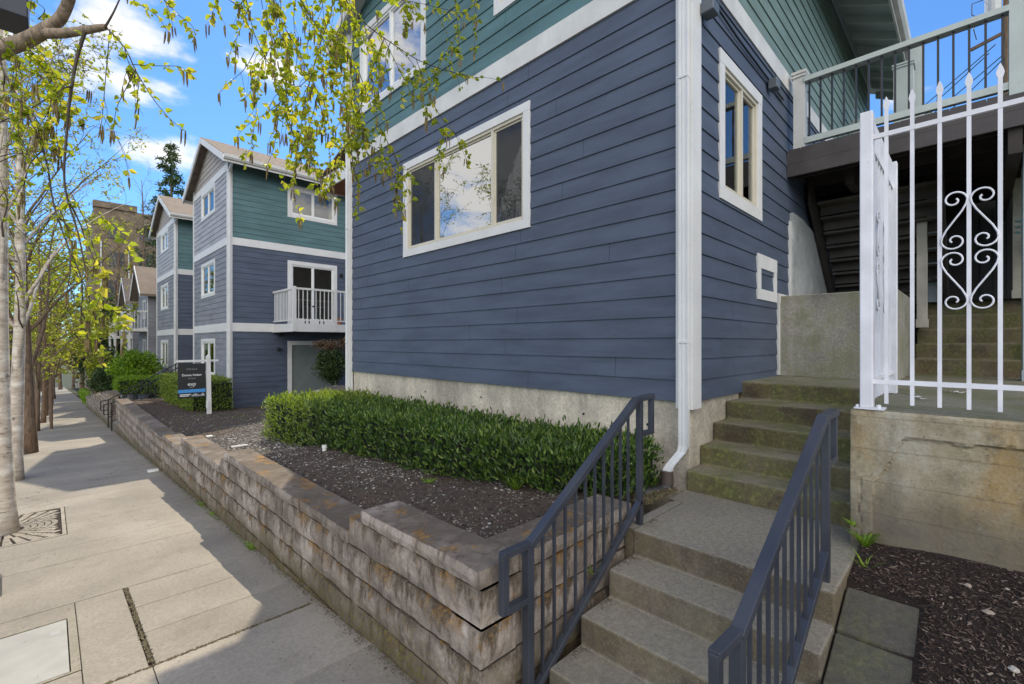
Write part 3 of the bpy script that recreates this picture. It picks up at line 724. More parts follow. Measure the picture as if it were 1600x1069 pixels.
# downspouts
def downspout(par, x, y, z0, z1, dx=.052, dy=.072, kick=None, mat_=DSP):
    m = MB(); n = 12; k = len(m.v)
    ridg = [(-1,-1),(-.6,-1),(-.55,-.86),(-.15,-.86),(-.1,-1),(.1,-1),(.15,-.86),(.55,-.86),(.6,-1),(1,-1),(1,1),(-1,1)]
    ridg = [(-1,-1),(-.86,-.55),(-.86,-.15),(-1,-.1),(-1,.1),(-.86,.15),(-.86,.55),(-1,.62),(-1,1),(1,1),(1,-1)]
    path = [Vector((x, y, z1)), Vector((x, y, z0))]
    if kick: path += [Vector(q) for q in kick]
    L = len(ridg)
    for i, p in enumerate(path):
        for a, b in ridg:
            m.v.append((p.x+a*dx/2, p.y+b*dy/2, p.z+(0 if i < 2 else a*.012)))
    for i in range(len(path)-1):
        for q in range(L): m.f.append((k+i*L+q, k+i*L+(q+1) % L, k+(i+1)*L+(q+1) % L, k+(i+1)*L+q))
    m.f.append(tuple(k+(len(path)-1)*L+q for q in range(L)))
    return m.build('downspout', mat_, par, fix=True)
downspout(H, 3.895, 1.78, 1.21, 7.7, .055, .078, [(3.885, 1.787, 1.17), (3.79, 1.845, 1.06), (3.765, 1.86, 1.02), (3.75, 1.865, .96)])
downspout(H, 3.895, 8.2, .50, 7.8, .055, .078)
for z in (2.1, 4.4): MB().box(3.862, 3.93, 1.738, 1.822, z, z+.022).build('pipe_strap', DSP, H)
for z in (2.1, 4.2, 6.3): MB().box(3.862, 3.93, 8.158, 8.242, z, z+.022).build('pipe_strap', DSP, H)
m = MB(); m.tube([(3.75, 1.865, 1.00), (3.75, 1.865, .89)], [.052, .056], 16); m.build('drain_adapter', BRN, H, smooth=False)
tag(MB().tube([(3.75, 1.865, .90), (3.74, 1.865, .85), (3.66, 1.89, .835), (3.45, 1.95, .84)], [.055,.055,.05,.05], 14).build('drain_pipe', ABS, smooth=True), 'short black drain pipe under the white downspout at the house corner', 'drain pipe')
# foundation
m = MB(); m.box(3.985, 13.4, 1.775, 8.14, .3, 1.579)
m.box(3.979, 3.985, 2.47, 2.477, .8, 1.57)
m.build('foundation', FOUND, H)
for (y, z) in ((2.75,1.38),(4.3,1.42),(5.5,1.40),(6.8,1.38),(2.05,1.36)):
    MB().tube([(3.983, y*1.06, z-.03), (4.0, y*1.06, z-.03)], .015, 10).build('form_tie_hole', BLACKM, H)
# windows
window(H, A, *wA, lites=(1.0, 2.35, 1.35), tr=.105, panes=[GLD, GL, GLD], screens=(0, 2))
window(H, A, *wU, lites=(1.0, 1.0), tr=.105, panes=[GL, GL], frame=WVIN)
window(H, A, *wR, lites=(1.0, 1.0), tr=.105, panes=[GL2, GL2])
window(H, Bp, *wB, lites=(1.0, .9), tr=.125, panes=[GL2, GL2], screens=(), curtain=[(0, .52)])
# access hatch
m = MB()
for q in ((5.66,6.38,.0,.028,2.96,3.12),(5.66,6.38,.0,.028,2.60,2.72),(5.66,5.78,.0,.026,2.72,2.96),(6.27,6.38,.0,.026,2.72,2.96)): Bp.box(m, *q)
m.build('hatch_frame', WHITE, H)
# trim around the concrete block and the grey panel
m = MB(); Bp.box(m, 6.43, 6.52, .0, .03, 1.70, 2.60); Bp.box(m, 6.43, 7.0, .0, .035, 2.60, 2.72); Bp.box(m, 6.93, 7.0, .0, .03, 2.72, 3.72); m.build('block_trim', WHITE2, H)
m = MB(); pts = [(7.0, 2.69), (9.3, 2.69), (9.15, 3.05), (8.8, 3.45), (8.2, 3.75), (7.5, 3.84), (7.0, 3.84)]
m.prism([(p[0], 1.70, p[1]) for p in pts], (0, .04, 0)); m.build('grey_panel', paint('weathered grey panel', (.34,.35,.35), .6, .12, 5), H, fix=True)
# roof
def roof(par, x0, x1, y0, y1, ry, ez, slope, fascia=WHITE, soff=SOFFD, th=.14, z_r=None, gut=True, rafters=None):
    zr = ez+slope*(ry-y0)
    for sgn, ye in ((-1, y0), (1, y1)):
        m = MB(); m.prism([(x0, ye, ez+.03), (x0, ry, zr+.03), (x0, ry, zr+.08), (x0, ye, ez+.08)], (x1-x0, 0, 0)); m.build('roof', ROOF, par, fix=True)
        m = MB(); m.prism([(x0+.03, ye-sgn*.03, ez-.02), (x0+.03, ry, zr-.01), (x0+.03, ry, zr+.028), (x0+.03, ye-sgn*.03, ez+.028)], (x1-x0-.06, 0, 0)); m.build('soffit', soff, par, fix=True)
        m = MB(); m.prism([(x0-.015, ye, ez-.16), (x0-.015, ry, zr-.14), (x0-.015, ry, zr+.06), (x0-.015, ye, ez+.06)], (.045, 0, 0)); m.build('rake_board', fascia, par, fix=True)
        m = MB(); yf = ye+sgn*.0; m.box(x0+.03, x1, yf-sgn*.03, yf, ez-.15, ez+.028)
        m.build('fascia', fascia, par, fix=True)
        if gut:
            m = MB(); g = [(0, .06), (0, -.07), (.06, -.07), (.10, -.02), (.115, .06), (.10, .06), (.09, 0), (.06, -.055), (.012, -.055), (.012, .06)]
            m.prism([(x0, ye+sgn*(.002+p[0]), ez-.01+p[1]) for p in g], (x1-x0, 0, 0)); m.build('gutter', fascia, par, fix=True)
        if rafters:
            x = x0+.4
            while x < x1-.1 and sgn < 0:
                iy = ye-sgn*.7; m = MB()
                m.prism([(x, ye-sgn*.03, ez-.16), (x, iy, ez-.16+slope*.67), (x, iy, ez-.02+slope*.67), (x, ye-sgn*.03, ez-.02)], (.05, 0, 0)); x += .6
                m.build('rafter', rafters, par, fix=True)
roof(H, 3.72, 13.9, EY0, EY1, RY, EZ, RS, WHITE2, PGREEN, rafters=PGREEN)
# small porch roof on the far side
m = MB(); m.box(4.03, 4.6, 8.26, 9.63, 5.29, 5.305); m.build('porch_soffit', SOFF, H)
m = MB(); m.box(4.03, 4.6, 9.63, 9.66, 5.27, 5.53); m.box(4.0, 4.03, 8.26, 9.66, 5.27, 5.53); m.build('porch_fascia', WHITE, H)
m = MB(); m.prism([(3.98, 8.25, 5.95), (3.98, 9.70, 5.531), (3.98, 9.70, 5.57), (3.98, 8.25, 5.99)], (.64, 0, 0)); m.build('porch_roof', ROOF, H, fix=True)
# wall lights on the side
def box_lamp(par, x, y, z, nm='wall_lamp'):
    m = MB(); m.box(x-.05, x+.05, y-.03, y, z-.06, z+.06); m.box(x-.035, x+.035, y-.13, y-.03, z-.03, z+.05)
    m.build(nm, BLACKM, par, bevel=.006)
LMP = paint('grey lamp', (.10,.12,.14), .4)
for q in ((6.0, 6.13, 1.62, 1.72, 5.10, 5.22), (4.08, 4.22, 1.60, 1.72, 5.02, 5.12)): MB().box(*q).build('flood_lamp', LMP, H, bevel=.01)
m = MB(); m.tube([(4.12, 1.715, 5.30), (5.0, 1.712, 5.235), (6.05, 1.715, 5.22), (6.6, 1.712, 5.2)], .012, 8); m.build('cable', BLACKM, H)

# ---- deck over the steps
D = thing('deck', 'brown wooden deck with pale railing above the white gate', 'deck', (9, .3, 4.27))
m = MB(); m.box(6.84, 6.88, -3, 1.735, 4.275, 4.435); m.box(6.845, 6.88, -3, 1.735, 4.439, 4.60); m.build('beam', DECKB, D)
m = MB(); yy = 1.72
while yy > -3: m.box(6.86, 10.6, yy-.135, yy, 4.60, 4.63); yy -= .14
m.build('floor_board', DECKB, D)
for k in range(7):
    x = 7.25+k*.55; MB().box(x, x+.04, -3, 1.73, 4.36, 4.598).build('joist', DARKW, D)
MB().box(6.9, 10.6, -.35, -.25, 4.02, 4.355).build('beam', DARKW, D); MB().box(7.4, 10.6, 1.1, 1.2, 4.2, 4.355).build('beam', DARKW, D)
def capped(par, x, y, z0, z1, w=.10, mt=WHITE2):
    m = MB(); m.box(x-w/2, x+w/2, y-w/2, y+w/2, z0, z1-.03); m.box(x-w/2-.02, x+w/2+.02, y-w/2-.02, y+w/2+.02, z1-.075, z1-.055)
    m.box(x-w/2-.02, x+w/2+.02, y-w/2-.02, y+w/2+.02, z1-.03, z1); k = len(m.v)
    m.v += [(x-w/2-.02, y-w/2-.02, z1), (x+w/2+.02, y-w/2-.02, z1), (x+w/2+.02, y+w/2+.02, z1), (x-w/2-.02, y+w/2+.02, z1), (x, y, z1+.05)]
    m.f += [(k, k+1, k+4), (k+1, k+2, k+4), (k+2, k+3, k+4), (k+3, k, k+4)]
    return m.build('post', mt, par)
capped(D, 6.93, 1.60, 4.61, 5.62, .13)
MB().box(6.85, 7.02, -.52, -.255, 4.56, 8.4).build('column', PGREEN, D)
m = MB(); m.box(6.84, 6.96, -.255, 1.54, 5.46, 5.52); m.build('top_rail', PGREEN, D)
m = MB(); m.box(6.86, 6.93, -.255, 1.54, 4.67, 4.745); m.build('bottom_rail', PGREEN, D)
for k in range(15):
    y = 1.49-k*.1215; MB().box(6.885, 6.905, y-.01, y+.01, 4.745, 5.46).build('baluster', BALU, D)
capped(D, 10.55, .86, 4.6, 6.95, .26, PGREEN)
m = MB(); m.box(10.8, 11.0, .62, .80, 4.6, 7.4); m.build('corner_post', PGREEN, D)
capped(D, 14.2, .78, 4.4, 7.4, .2, PGREEN)
MB().box(11.5, 11.7, 1.45, 1.74, 4.6, 6.6).build('wall_lamp_board', PGREEN, D)

# ---- wooden stair seen from below
S = thing('wooden_stair', 'dark open wooden stair seen from below behind the concrete block', 'stair', (8.8, .95, 2.6))
n = 9
for i in range(n):
    x = 7.95+i*.205; z = 4.16-i*.185
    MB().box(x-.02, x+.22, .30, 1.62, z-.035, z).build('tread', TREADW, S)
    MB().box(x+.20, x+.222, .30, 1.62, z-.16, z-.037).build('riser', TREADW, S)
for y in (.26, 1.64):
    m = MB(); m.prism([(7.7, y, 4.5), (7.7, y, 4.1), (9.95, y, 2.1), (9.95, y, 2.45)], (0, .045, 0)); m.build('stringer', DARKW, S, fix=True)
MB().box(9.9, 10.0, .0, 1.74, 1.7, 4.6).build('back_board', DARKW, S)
# ---- shaded entry behind the gate
E_ = thing('entry_wall', 'dark shaded entry wall and door under the deck, pale posts in front', 'entry', (11, -.8, 2.69))
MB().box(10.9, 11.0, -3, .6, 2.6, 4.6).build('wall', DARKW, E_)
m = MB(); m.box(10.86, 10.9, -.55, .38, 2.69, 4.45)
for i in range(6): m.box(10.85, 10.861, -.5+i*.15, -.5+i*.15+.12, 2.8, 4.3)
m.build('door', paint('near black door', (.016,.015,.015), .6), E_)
PB = paint('pale blue post paint', (.34,.40,.43), .6, .08); PW = paint('weathered pale post', (.42,.39,.33), .7, .12)
for (x, y, w, z0, z1, mt, lab) in ((8.5,.50,.11,2.31,4.3,PW,'weathered cream post standing on the mossy steps left of the scrolls'), (9.4,.44,.12,2.69,4.3,PB,'pale blue post at the top of the mossy steps'),
                              (9.2,-.45,.16,2.69,4.3,PW,'cream post with a teal scribble right of the dark doorway'), (7.6,-.48,.2,1.68,4.27,PB,'pale blue column at the right edge under the deck')):
    m = MB(); m.box(x-w/2, x+w/2, y-w/2, y+w/2, z0, z1); m.box(x-w/2-.01, x+w/2+.01, y-w/2-.01, y+w/2+.01, z0, z0+.12)
    tag(m.build('support_post', mt, bevel=.006), lab, 'post', 'posts holding up the deck')
MTEAL = paint('teal scribble ink', (.04,.30,.36), .5)
m = MB(); rr = random.Random(3)
for k in range(3):
    pts = []
    for i in range(16):
        pts.append((9.2-.083, -.45+.06-.12*i/15, 3.72-.075*k+.018*math.sin(i*1.9+k)+rr.uniform(-.006,.006)))
    m.tube(pts, .004, 4)
g_o = m.build('scribble', MTEAL, bpy.data.objects['support_post.002'])
hr = thing('entry_handrail', 'dark sloping handrail at the right edge behind the white gate', 'handrail', (8.6, -.58, 2.3))
m = MB(); m.bar((9.4, -.60, 3.75), (8.2, -.58, 2.75), .07, .09); m.build('top_rail', DARKW, hr)
m = MB(); m.bar((9.35, -.60, 2.69), (9.35, -.60, 3.7), .08, .08); m.bar((8.25, -.58, 1.9), (8.25, -.58, 2.78), .08, .08); m.build('post', DARKW, hr)

# ------------------------------------------------------------------ slate handrails on the lower steps
def handrail(yt, yb, lab):
    h = thing('handrail', lab, 'handrail', (2.35, (yt+yb)/2, .3), 'slate metal handrails on the lower steps')
    Y = lambda x: yb+(yt-yb)*(x-1.62)/(3.12-1.62)
    pt = lambda x, z: Vector((x, Y(x), z))
    X0, Z0, X1, Z1 = 1.825, 1.02, 2.90, 1.70
    top = lambda x: Z0+(Z1-Z0)*(x-X0)/(X1-X0)
    bot = lambda x: .21+(.98-.21)*(x-X0)/(2.95-X0)
    MB().bar(pt(X0-.03, gz(1)-.02), pt(X0-.03, Z0), .048, .048, (0,1,0)).build('post', BLKM, h, bevel=.004)
    MB().bar(pt(2.95, .80), pt(2.95, Z1), .040, .040, (0,1,0)).build('post', BLKM, h, bevel=.004)
    m = MB(); m.bar(pt(X0-.035, Z0-.004), pt(X1, Z1), .052, .040); m.bar(pt(X1-.01, Z1+.002), pt(3.13, Z1+.012), .050, .034); m.build('top_rail', BLKM, h, bevel=.003)
    m = MB(); m.bar(pt(X0, bot(X0)), pt(2.95, bot(2.95)), .040, .034); m.build('bottom_rail', BLKM, h, bevel=.003)
    n = 10
    for i in range(n):
        x = X0+.085+i*.0985; MB().bar(pt(x, bot(x)+.008), pt(x, top(x)-.012), .015, .015, (0,1,0)).build('baluster', BLKM, h)
    m = MB(); m.bar(pt(X0-.03, Z0+.012), pt(1.60, Z0+.012), .045, .034); m.bar(pt(1.615, Z0+.02), pt(1.615, .73), .045, .036, (0,1,0)); m.bar(pt(1.62, .745), pt(X0-.05, .745), .045, .034)
    m.build('end_loop', BLKM, h, bevel=.003)
    m = MB(); m.bar(pt(3.115, Z1+.012), pt(3.115, 1.44), .040, .032, (0,1,0)); m.bar(pt(3.13, 1.452), pt(2.965, 1.452), .040, .032); m.build('end_loop', BLKM, h, bevel=.003)
    return h
handrail(1.672, 1.672, 'slate metal handrail along the block wall side of the lower steps')
hR = handrail(.555, .625, 'slate metal handrail with white scratches on the mulch side of the lower steps')
m = MB(); rr = random.Random(11)
for i in range(46):
    s = rr.uniform(.18, .60); x = 1.825+(2.9-1.825)*s; z = 1.02+(1.70-1.02)*s+.0242
    yy = .613-.01*s+rr.uniform(-.018, .018)-.05*(x-1.825)/1.1
    a = rr.uniform(0, 3.14); L = rr.uniform(.004, .011)
    m.bar((x-L*math.cos(a), yy-L*math.sin(a), z-L*math.cos(a)*.632), (x+L*math.cos(a), yy+L*math.sin(a), z+L*math.cos(a)*.632), .0016, .0008)
m.build('paint_scratch', paint('scratch grey', (.36,.42,.55), .7), hR)

# ------------------------------------------------------------------ white scroll gate
G = thing('white_gate', 'white metal fence with spear tipped bars and heart shaped scrolls on the porch edge', 'fence', (3.65, 0, 1.69))
GX = 3.65
m = MB(); m.box(GX-.04, GX+.04, .442, .508, 1.695, 3.55); m.build('post', GATEW, G, bevel=.006)
m = MB(); m.box(GX-.055, GX+.07, .385, .535, 1.686, 1.696); m.tube([(GX-.02, .415, 1.696), (GX-.02, .415, 1.716)], .012, 8); m.tube([(GX-.03, .522, 1.696), (GX-.03, .522, 1.712)], .008, 8); m.build('base_plate', GATEW, G)
def spear(mb, x, y, z):
    k = len(mb.v); prof = [(0, .009), (.012, .013), (.028, .0165), (.046, .013), (.078, .002)]
    for h_, r_ in prof:
        mb.v += [(x-.006 if h_ < .08 else x-.001, y-r_, z+h_), (x+.006 if h_ < .08 else x+.001, y-r_, z+h_), (x+.006 if h_ < .08 else x+.001, y+r_, z+h_), (x-.006 if h_ < .08 else x-.001, y+r_, z+h_)]
    for i in range(4):
        for j in range(4): mb.f.append((k+i*4+j, k+i*4+(j+1) % 4, k+(i+1)*4+(j+1) % 4, k+(i+1)*4+j))
    mb.f.append((k+16, k+17, k+18, k+19))
for i in range(11):
    y = .380-i*.1208
    m = MB(); m.box(GX-.009, GX+.009, y-.0095, y+.0095, 1.725, 3.545); spear(m, GX, y, 3.54); m.build('picket', GATEW, G)
m = MB(); m.box(GX-.011, GX+.011, -1.0, .445, 1.845, 1.873); m.build('bottom_rail', GATEW, G)
m = MB(); m.box(GX-.011, GX+.011, -1.0, .445, 3.375, 3.403); m.build('top_rail', GATEW, G)
# scrolls: each is a C-curve with curled ends, mirrored about the middle picket
def spiral(c, r0, a0, turns, sg, r1=.004, n=22):
    return [(c[0]+(r0+(r1-r0)*t/n)*math.cos(a0+sg*turns*2*math.pi*t/n), c[1]+(r0+(r1-r0)*t/n)*math.sin(a0+sg*turns*2*math.pi*t/n)) for t in range(n+1)]
def curve(mb, pts, X=GX-.012):
    mb.tube([(X, p[0], p[1]) for p in pts], .0052, 6)
yc = .380-3*.1208
def heart(mb, side, base, up):
    """upper curl near the outer side leaning over, long diagonal, lower curl; up=+1 normal, -1 mirrored"""
    c = yc+side*.0604; P2 = lambda a, z: (c+side*a, base+up*z)
    # top curl: spiral inwards from the inner side over the top
    top = [P2(-.010+.047*math.cos(t)*(1-.0*t), .330+.047*math.sin(t)) for t in []]
    R0 = .052
    sp = []
    n = 26
    for i in range(n+1):          # inner end to the outer rim, starting at the curl's eye
        t = i/n; r = .010+(.050-.010)*t; a = -1.2+(-2*math.pi*1.12)*t*-1
        sp.append((r*math.cos(a), r*math.sin(a)))
    # orient so that the rim leaves at the inner side (towards the middle picket) heading down
    e = math.atan2(sp[-1][1], sp[-1][0]); rot = math.pi-e
    sp2 = [(x*math.cos(rot)-y*math.sin(rot), x*math.sin(rot)+y*math.cos(rot)) for x, y in sp]
    topc = [P2(x*1.08, .287+y*1.08) for x, y in sp2]
    botc = [P2(-1.08*x, .056+y*-1.08) for x, y in sp2]   # rim ends on the outer side heading up
    pts = topc + [P2(-.050, .262), P2(-.032, .222), P2(0, .172), P2(.032, .122), P2(.050, .082)] + list(reversed(botc))
    curve(mb, pts)
for side in (1, -1):
    m = MB(); heart(m, side, 2.625, 1); m.build('scroll', GATEW, G, smooth=True)
    m = MB(); heart(m, side, 2.625, -1); m.build('scroll', GATEW, G, smooth=True)
# side panel running back from the corner post
G2 = thing('white_gate', 'narrow white metal side panel running back from the corner post of the scroll fence', 'fence', (4.3, .47, 1.69))
m = MB(); m.box(4.86, 4.93, .44, .51, 1.688, 3.58); m.build('post', GATEW, G2, bevel=.005)
for i in range(9):
    x = 3.80+i*.117; m = MB(); m.box(x-.008, x+.008, .467, .483, 1.725, 3.52); k = len(m.v); spear(m, x, .475, 3.515); m.build('picket', GATEW, G2)
for z in (1.86, 3.375): MB().box(3.69, 4.86, .463, .487, z-.014, z+.014).build('rail', GATEW, G2)
m = MB()
for x0 in (3.98, 4.33):
    for zz in (2.60, 2.72, 2.35, 2.95):
        pts = [(x0+.05*math.cos(t*.35)*(1-t/30), .46, zz+.05*math.sin(t*.35)*(1-t/30)) for t in range(24)]
        m.tube(pts, .006, 5)
    m.tube([(x0+.05, .46, 2.35), (x0-.05, .46, 2.60)], .006, 5); m.tube([(x0+.05, .46, 2.95), (x0-.05, .46, 2.72)], .006, 5)
m.build('scroll', GATEW, G2, smooth=True)
litt = MB()
rr = random.Random(5)
for cx_, cy_ in ((4.55,.30),(4.9,.33),(5.3,.1)):
    for i in range(5):
        x = cx_+rr.uniform(-.05,.05); y = cy_+rr.uniform(-.04,.04); a = rr.uniform(0,6)
        litt.poly([(x, y, 1.686+rr.uniform(0,.012)), (x+.05*math.cos(a), y+.05*math.sin(a), 1.69+rr.uniform(0,.015)), (x+.05*math.cos(a+1), y+.05*math.sin(a+1), 1.688+rr.uniform(0,.02))])
tag(litt.build('paper_scrap', PVC), 'crumpled white paper scraps lying on the porch behind the gate', 'litter')

# ------------------------------------------------------------------ terraced houses down the street
def row_house(y0, y1, lab, dz=0, door=True, full=True):
    XW = 3.96; h = thing('house', lab, 'house', (8, (y0+y1)/2, .1), None)
    F = Plane('x', XW); Sd = Plane('y', y0)
    L = (y1-y0)
    fw = [(y0+1.63, y0+3.61, 6.55, 7.55), (y0+1.63, y0+3.61, 3.72, 4.97), (y0+1.63, y0+3.61, .91, 2.25)]
    sw = [(5.72, 7.45, 6.41, 7.53), (5.72, 7.45, 2.76, 4.93), (5.72, 7.45, -.13, 2.17)]
    ez = 7.75+dz; ey0, ey1 = y0-.6, y1+.5; ry = (ey0+ey1)/2; sl = .474
    lim = lambda z: ((y0, y1) if z < ez+sl*.57 else (ey0+(z-ez)/sl, ey1-(z-ez)/sl))
    fh = [hole(*q) for q in fw]; sh = [hole(*q) for q in sw]
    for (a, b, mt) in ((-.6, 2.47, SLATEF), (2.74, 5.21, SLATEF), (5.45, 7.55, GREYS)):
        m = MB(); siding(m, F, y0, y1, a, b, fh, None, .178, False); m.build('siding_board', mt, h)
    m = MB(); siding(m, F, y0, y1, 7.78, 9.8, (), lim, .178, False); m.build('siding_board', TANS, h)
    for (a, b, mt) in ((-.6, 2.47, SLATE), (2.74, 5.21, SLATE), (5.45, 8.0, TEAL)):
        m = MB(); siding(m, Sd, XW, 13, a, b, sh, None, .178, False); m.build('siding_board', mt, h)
    m = MB()
    for (a, b) in ((2.47, 2.74), (5.21, 5.45)): F.box(m, y0-.02, y1, 0, .03, a, b); Sd.box(m, XW-.02, 13, 0, .029, a, b)
    F.box(m, y0-.02, y1, 0, .031, 7.55, 7.78); m.build('band', WHITE, h)
    m = MB(); F.box(m, y0-.03, y0+.10, 0, .034, -.5, 7.95); Sd.box(m, XW-.03, XW+.10, 0, .034, -.5, 7.95); m.build('corner_board', WHITE, h)
    m = MB(); F.box(m, y1-.10, y1+.02, 0, .034, -.5, 7.95); m.build('corner_board', WHITE, h)
    m = MB(); backing(m, F, y0+.01, y1-.01, -.6, 7.9, fh); backing(m, Sd, XW+.12, 13, -.6, 7.9, sh); m.box(XW+.12, 13, y1-.11, y1, -.6, 7.9)
    m.prism([(XW+.002, y0+.1, 7.9), (XW+.002, y1-.1, 7.9), (XW+.002, ry, 9.0)], (.1, 0, 0)); m.build('inner_wall', DARKW, h)
    for q, cu in zip(fw, ([(.0,.35)], [(.0,.3)], [(0,.45),(.55,1)])): window(h, F, *q, lites=(1, 1), panes=[GL2, GLD], curtain=cu, frame=WVIN, tr=.11)
    if full:
        window(h, Sd, *sw[0], lites=(1, 1), panes=[GLD, GLD], frame=WVIN, tr=.12, curtain=[(.9,1)])
        window(h, Sd, *sw[1], lites=(1, 1), panes=[GL2, GL2], frame=WVIN, tr=.13, name='patio_door')
        m = MB()
        for q in ((5.72, 5.86, 0, .03, .0, 2.17), (7.31, 7.45, 0, .03, .0, 2.17), (5.86, 7.31, 0, .03, 2.03, 2.17)): Sd.box(m, *q)
        dr = m.build('door', WHITE, h)
        MB().box(5.86, 7.31, y0+.02, y0+.06, .0, 2.03).build('door_leaf', paint('grey green door', (.17,.19,.18), .6), dr)
        # balcony
        bx0, bx1, by = 5.27, 8.7, y0-1.88
        bal = MB(); bal.box(bx0, bx1, by, y0-.03, 2.62, 2.70); b_o = bal.build('balcony', WHITE2, h)
        m = MB(); m.box(bx0-.03, bx1, by-.03, by, 2.45, 2.70); m.box(bx0-.03, bx0, by, y0-.03, 2.45, 2.70); m.build('fascia', WHITE, b_o)
        MB().box(bx0, bx1, by, y0-.03, 2.46, 2.47).build('underside', DARKW, b_o)
        m = MB(); m.box(bx0-.03, bx1, by-.03, by+.03, 3.75, 3.81); m.box(bx0-.03, bx0+.03, by, y0-.03, 3.75, 3.81)
        m.box(bx0-.015, bx1, by-.015, by+.015, 2.79, 2.83); m.box(bx0-.015, bx0+.015, by, y0-.03, 2.79, 2.83)
        for x in (bx0, 6.55, 8.4): m.box(x-.048, x+.048, by-.048, by+.048, 2.46, 3.84)
        m.build('railing', WHITE, b_o)
        m = MB(); x = bx0+.13
        while x < bx1: m.box(x-.011, x+.011, by-.011, by+.011, 2.83, 3.75); x += .133
        y = by+.13
        while y < y0-.1: m.box(bx0-.011, bx0+.011, y-.011, y+.011, 2.83, 3.75); y += .133
        m.build('balusters', WHITE, b_o)
        # things standing on the balcony are dark shapes behind the rails
        box_lamp(h, 7.6, y0-.02, 4.6); box_lamp(h, 5.43, y0-.02, 1.89); box_lamp(h, 5.48, y0-.02, 2.38)
    roof(h, 3.68, 13.5, ey0, ey1, ry, ez, sl, WHITE, SOFFD)
    downspout(h, XW+.0, y0-.065, -.05, ez-.25, .06, .07)
    m = MB(); m.bar((XW, y0-.065, ez-.26), (XW-.02, ey0+.05, ez-.1), .06, .06); m.build('downspout', DSP, h)
    return h
row_house(16.57, 21.5, 'second house down the street, slate with teal top floor and white side balcony')
row_house(25.4, 30.3, 'third house down the street, narrow slate and teal gable behind the for sale sign', full=True)
bt = thing('patio_table', 'dark patio table on the white railed balcony', 'table', (6.25, 15.6, 2.70))
MB().box(5.98, 6.52, 15.4, 15.8, 3.30, 3.33).build('table_top', BLACKM, bt)
for x, y in ((6.01,15.43),(6.49,15.43),(6.01,15.77),(6.49,15.77)): MB().box(x-.015, x+.015, y-.015, y+.015, 2.70, 3.30).build('leg', BLACKM, bt)
m = MB(); m.tube([(7.0,15.4,2.70),(7.0,15.4,2.95)], [.09,.12], 10); fp = m.build('flower_pot', paint('terracotta', (.35,.12,.06), .8)); tag(fp, 'terracotta pot on the balcony of the second house', 'flower pot')

def small_house(y0, y1, xb, lab, zf):
    h = thing('house', lab, 'house', (8, (y0+y1)/2, gz(y0)))
    F = Plane('x', 3.9); Sd = Plane('y', y0)
    m = MB(); siding(m, F, y0, y1, gz(y0)-.3, 5.0, (), None, .178, False); siding(m, Sd, 3.9, 10, gz(y0)-.3, 5.0, (), None, .178, False)
    ry = (y0+y1)/2; siding(m, F, y0, y1, 5.0, 6.4, (), lambda z: (y0+(z-5)/.75, y1-(z-5)/.75), .178, False); m.build('siding_board', SLATEF, h)
    m = MB(); m.box(3.91, 10, y0+.01, y1, gz(y0)-.3, 5.0); m.build('inner_wall', DARKW, h)
    m = MB(); F.box(m, y0-.02, y0+.12, 0, .03, gz(y0), 5); F.box(m, y0, y1, 0, .03, zf-.1, zf+.1); m.build('corner_board', WHITE, h)
    window(h, F, y0+.8, y0+1.9, zf-1.9, zf-.6, lites=(1,), frame=WVIN); window(h, F, y0+.8, y0+1.9, zf+.6, zf+1.7, lites=(1,), frame=WVIN)
    m = MB()
    for s, ye in ((-1, y0-.4), (1, y1+.4)): m.prism([(3.5, ye, 4.72), (3.5, ry, 4.72+.75*(ry-y0+.4)), (3.5, ry, 4.85+.75*(ry-y0+.4)), (3.5, ye, 4.85)], (7, 0, 0))
    m.build('roof', ROOF, h, fix=True)
    m = MB()
    for s, ye in ((-1, y0-.4), (1, y1+.4)): m.prism([(3.47, ye, 4.66), (3.47, ry, 4.66+.75*(ry-y0+.4)), (3.47, ry, 4.87+.75*(ry-y0+.4)), (3.47, ye, 4.87)], (.028, 0, 0))
    m.build('rake_board', WHITE, h, fix=True)
    m = MB(); m.box(xb, 3.88, y0, y1-.3, zf-.15, zf); b_o = m.build('balcony', WHITE, h)
    m = MB(); m.box(xb, 3.88, y0, y0+.05, zf+.95, zf+1.02); m.box(xb, xb+.05, y0, y1-.3, zf+.95, zf+1.02)
    for p in ((xb+.05, y0+.04), (xb+.05, y1-.35)): m.box(p[0]-.06, p[0]+.06, p[1]-.06, p[1]+.06, gz(y0)-.2, zf+1.1)
    m.build('railing', WHITE, b_o)
    m = MB(); x = xb+.15
    while x < 3.8: m.box(x-.015, x+.015, y0+.01, y0+.04, zf, zf+.95); x += .14
    y = y0+.15
    while y < y1-.35: m.box(xb+.01, xb+.04, y-.015, y+.015, zf, zf+.95); y += .14
    m.build('balusters', WHITE, b_o)
small_house(33.0, 37.0, 3.02, 'fourth house down the street with a white railed balcony facing the sidewalk', 2.9)
small_house(40.0, 44.0, 2.95, 'farthest small gabled house with a lower white balcony', 2.55)
m = MB(); bb = thing('apartment_building', 'large brown flat topped building behind the street trees', 'building', (12, 66, gz(60)))
m.box(2.95, 30, 60, 75, gz(60)-1, 15.3); m.box(2.9, 6.2, 59.8, 61, 15.3, 15.9); m.build('wall', BRICK, bb)
for i in range(9):
    for j in range(5):
        x = 4.0+i*2.4; z = 1.2+j*2.8; MB().box(x, x+1.2, 59.93, 59.99, z, z+1.5).build('window', paint('brown window', (.05,.05,.055), .2) if i+j == 0 else bpy.data.materials['brown window'], bb)
for x in (3.4, 5.5): MB().box(x, x+.12, 59.85, 59.98, -2, 12).build('drain_pipe', WHITE2, bb)

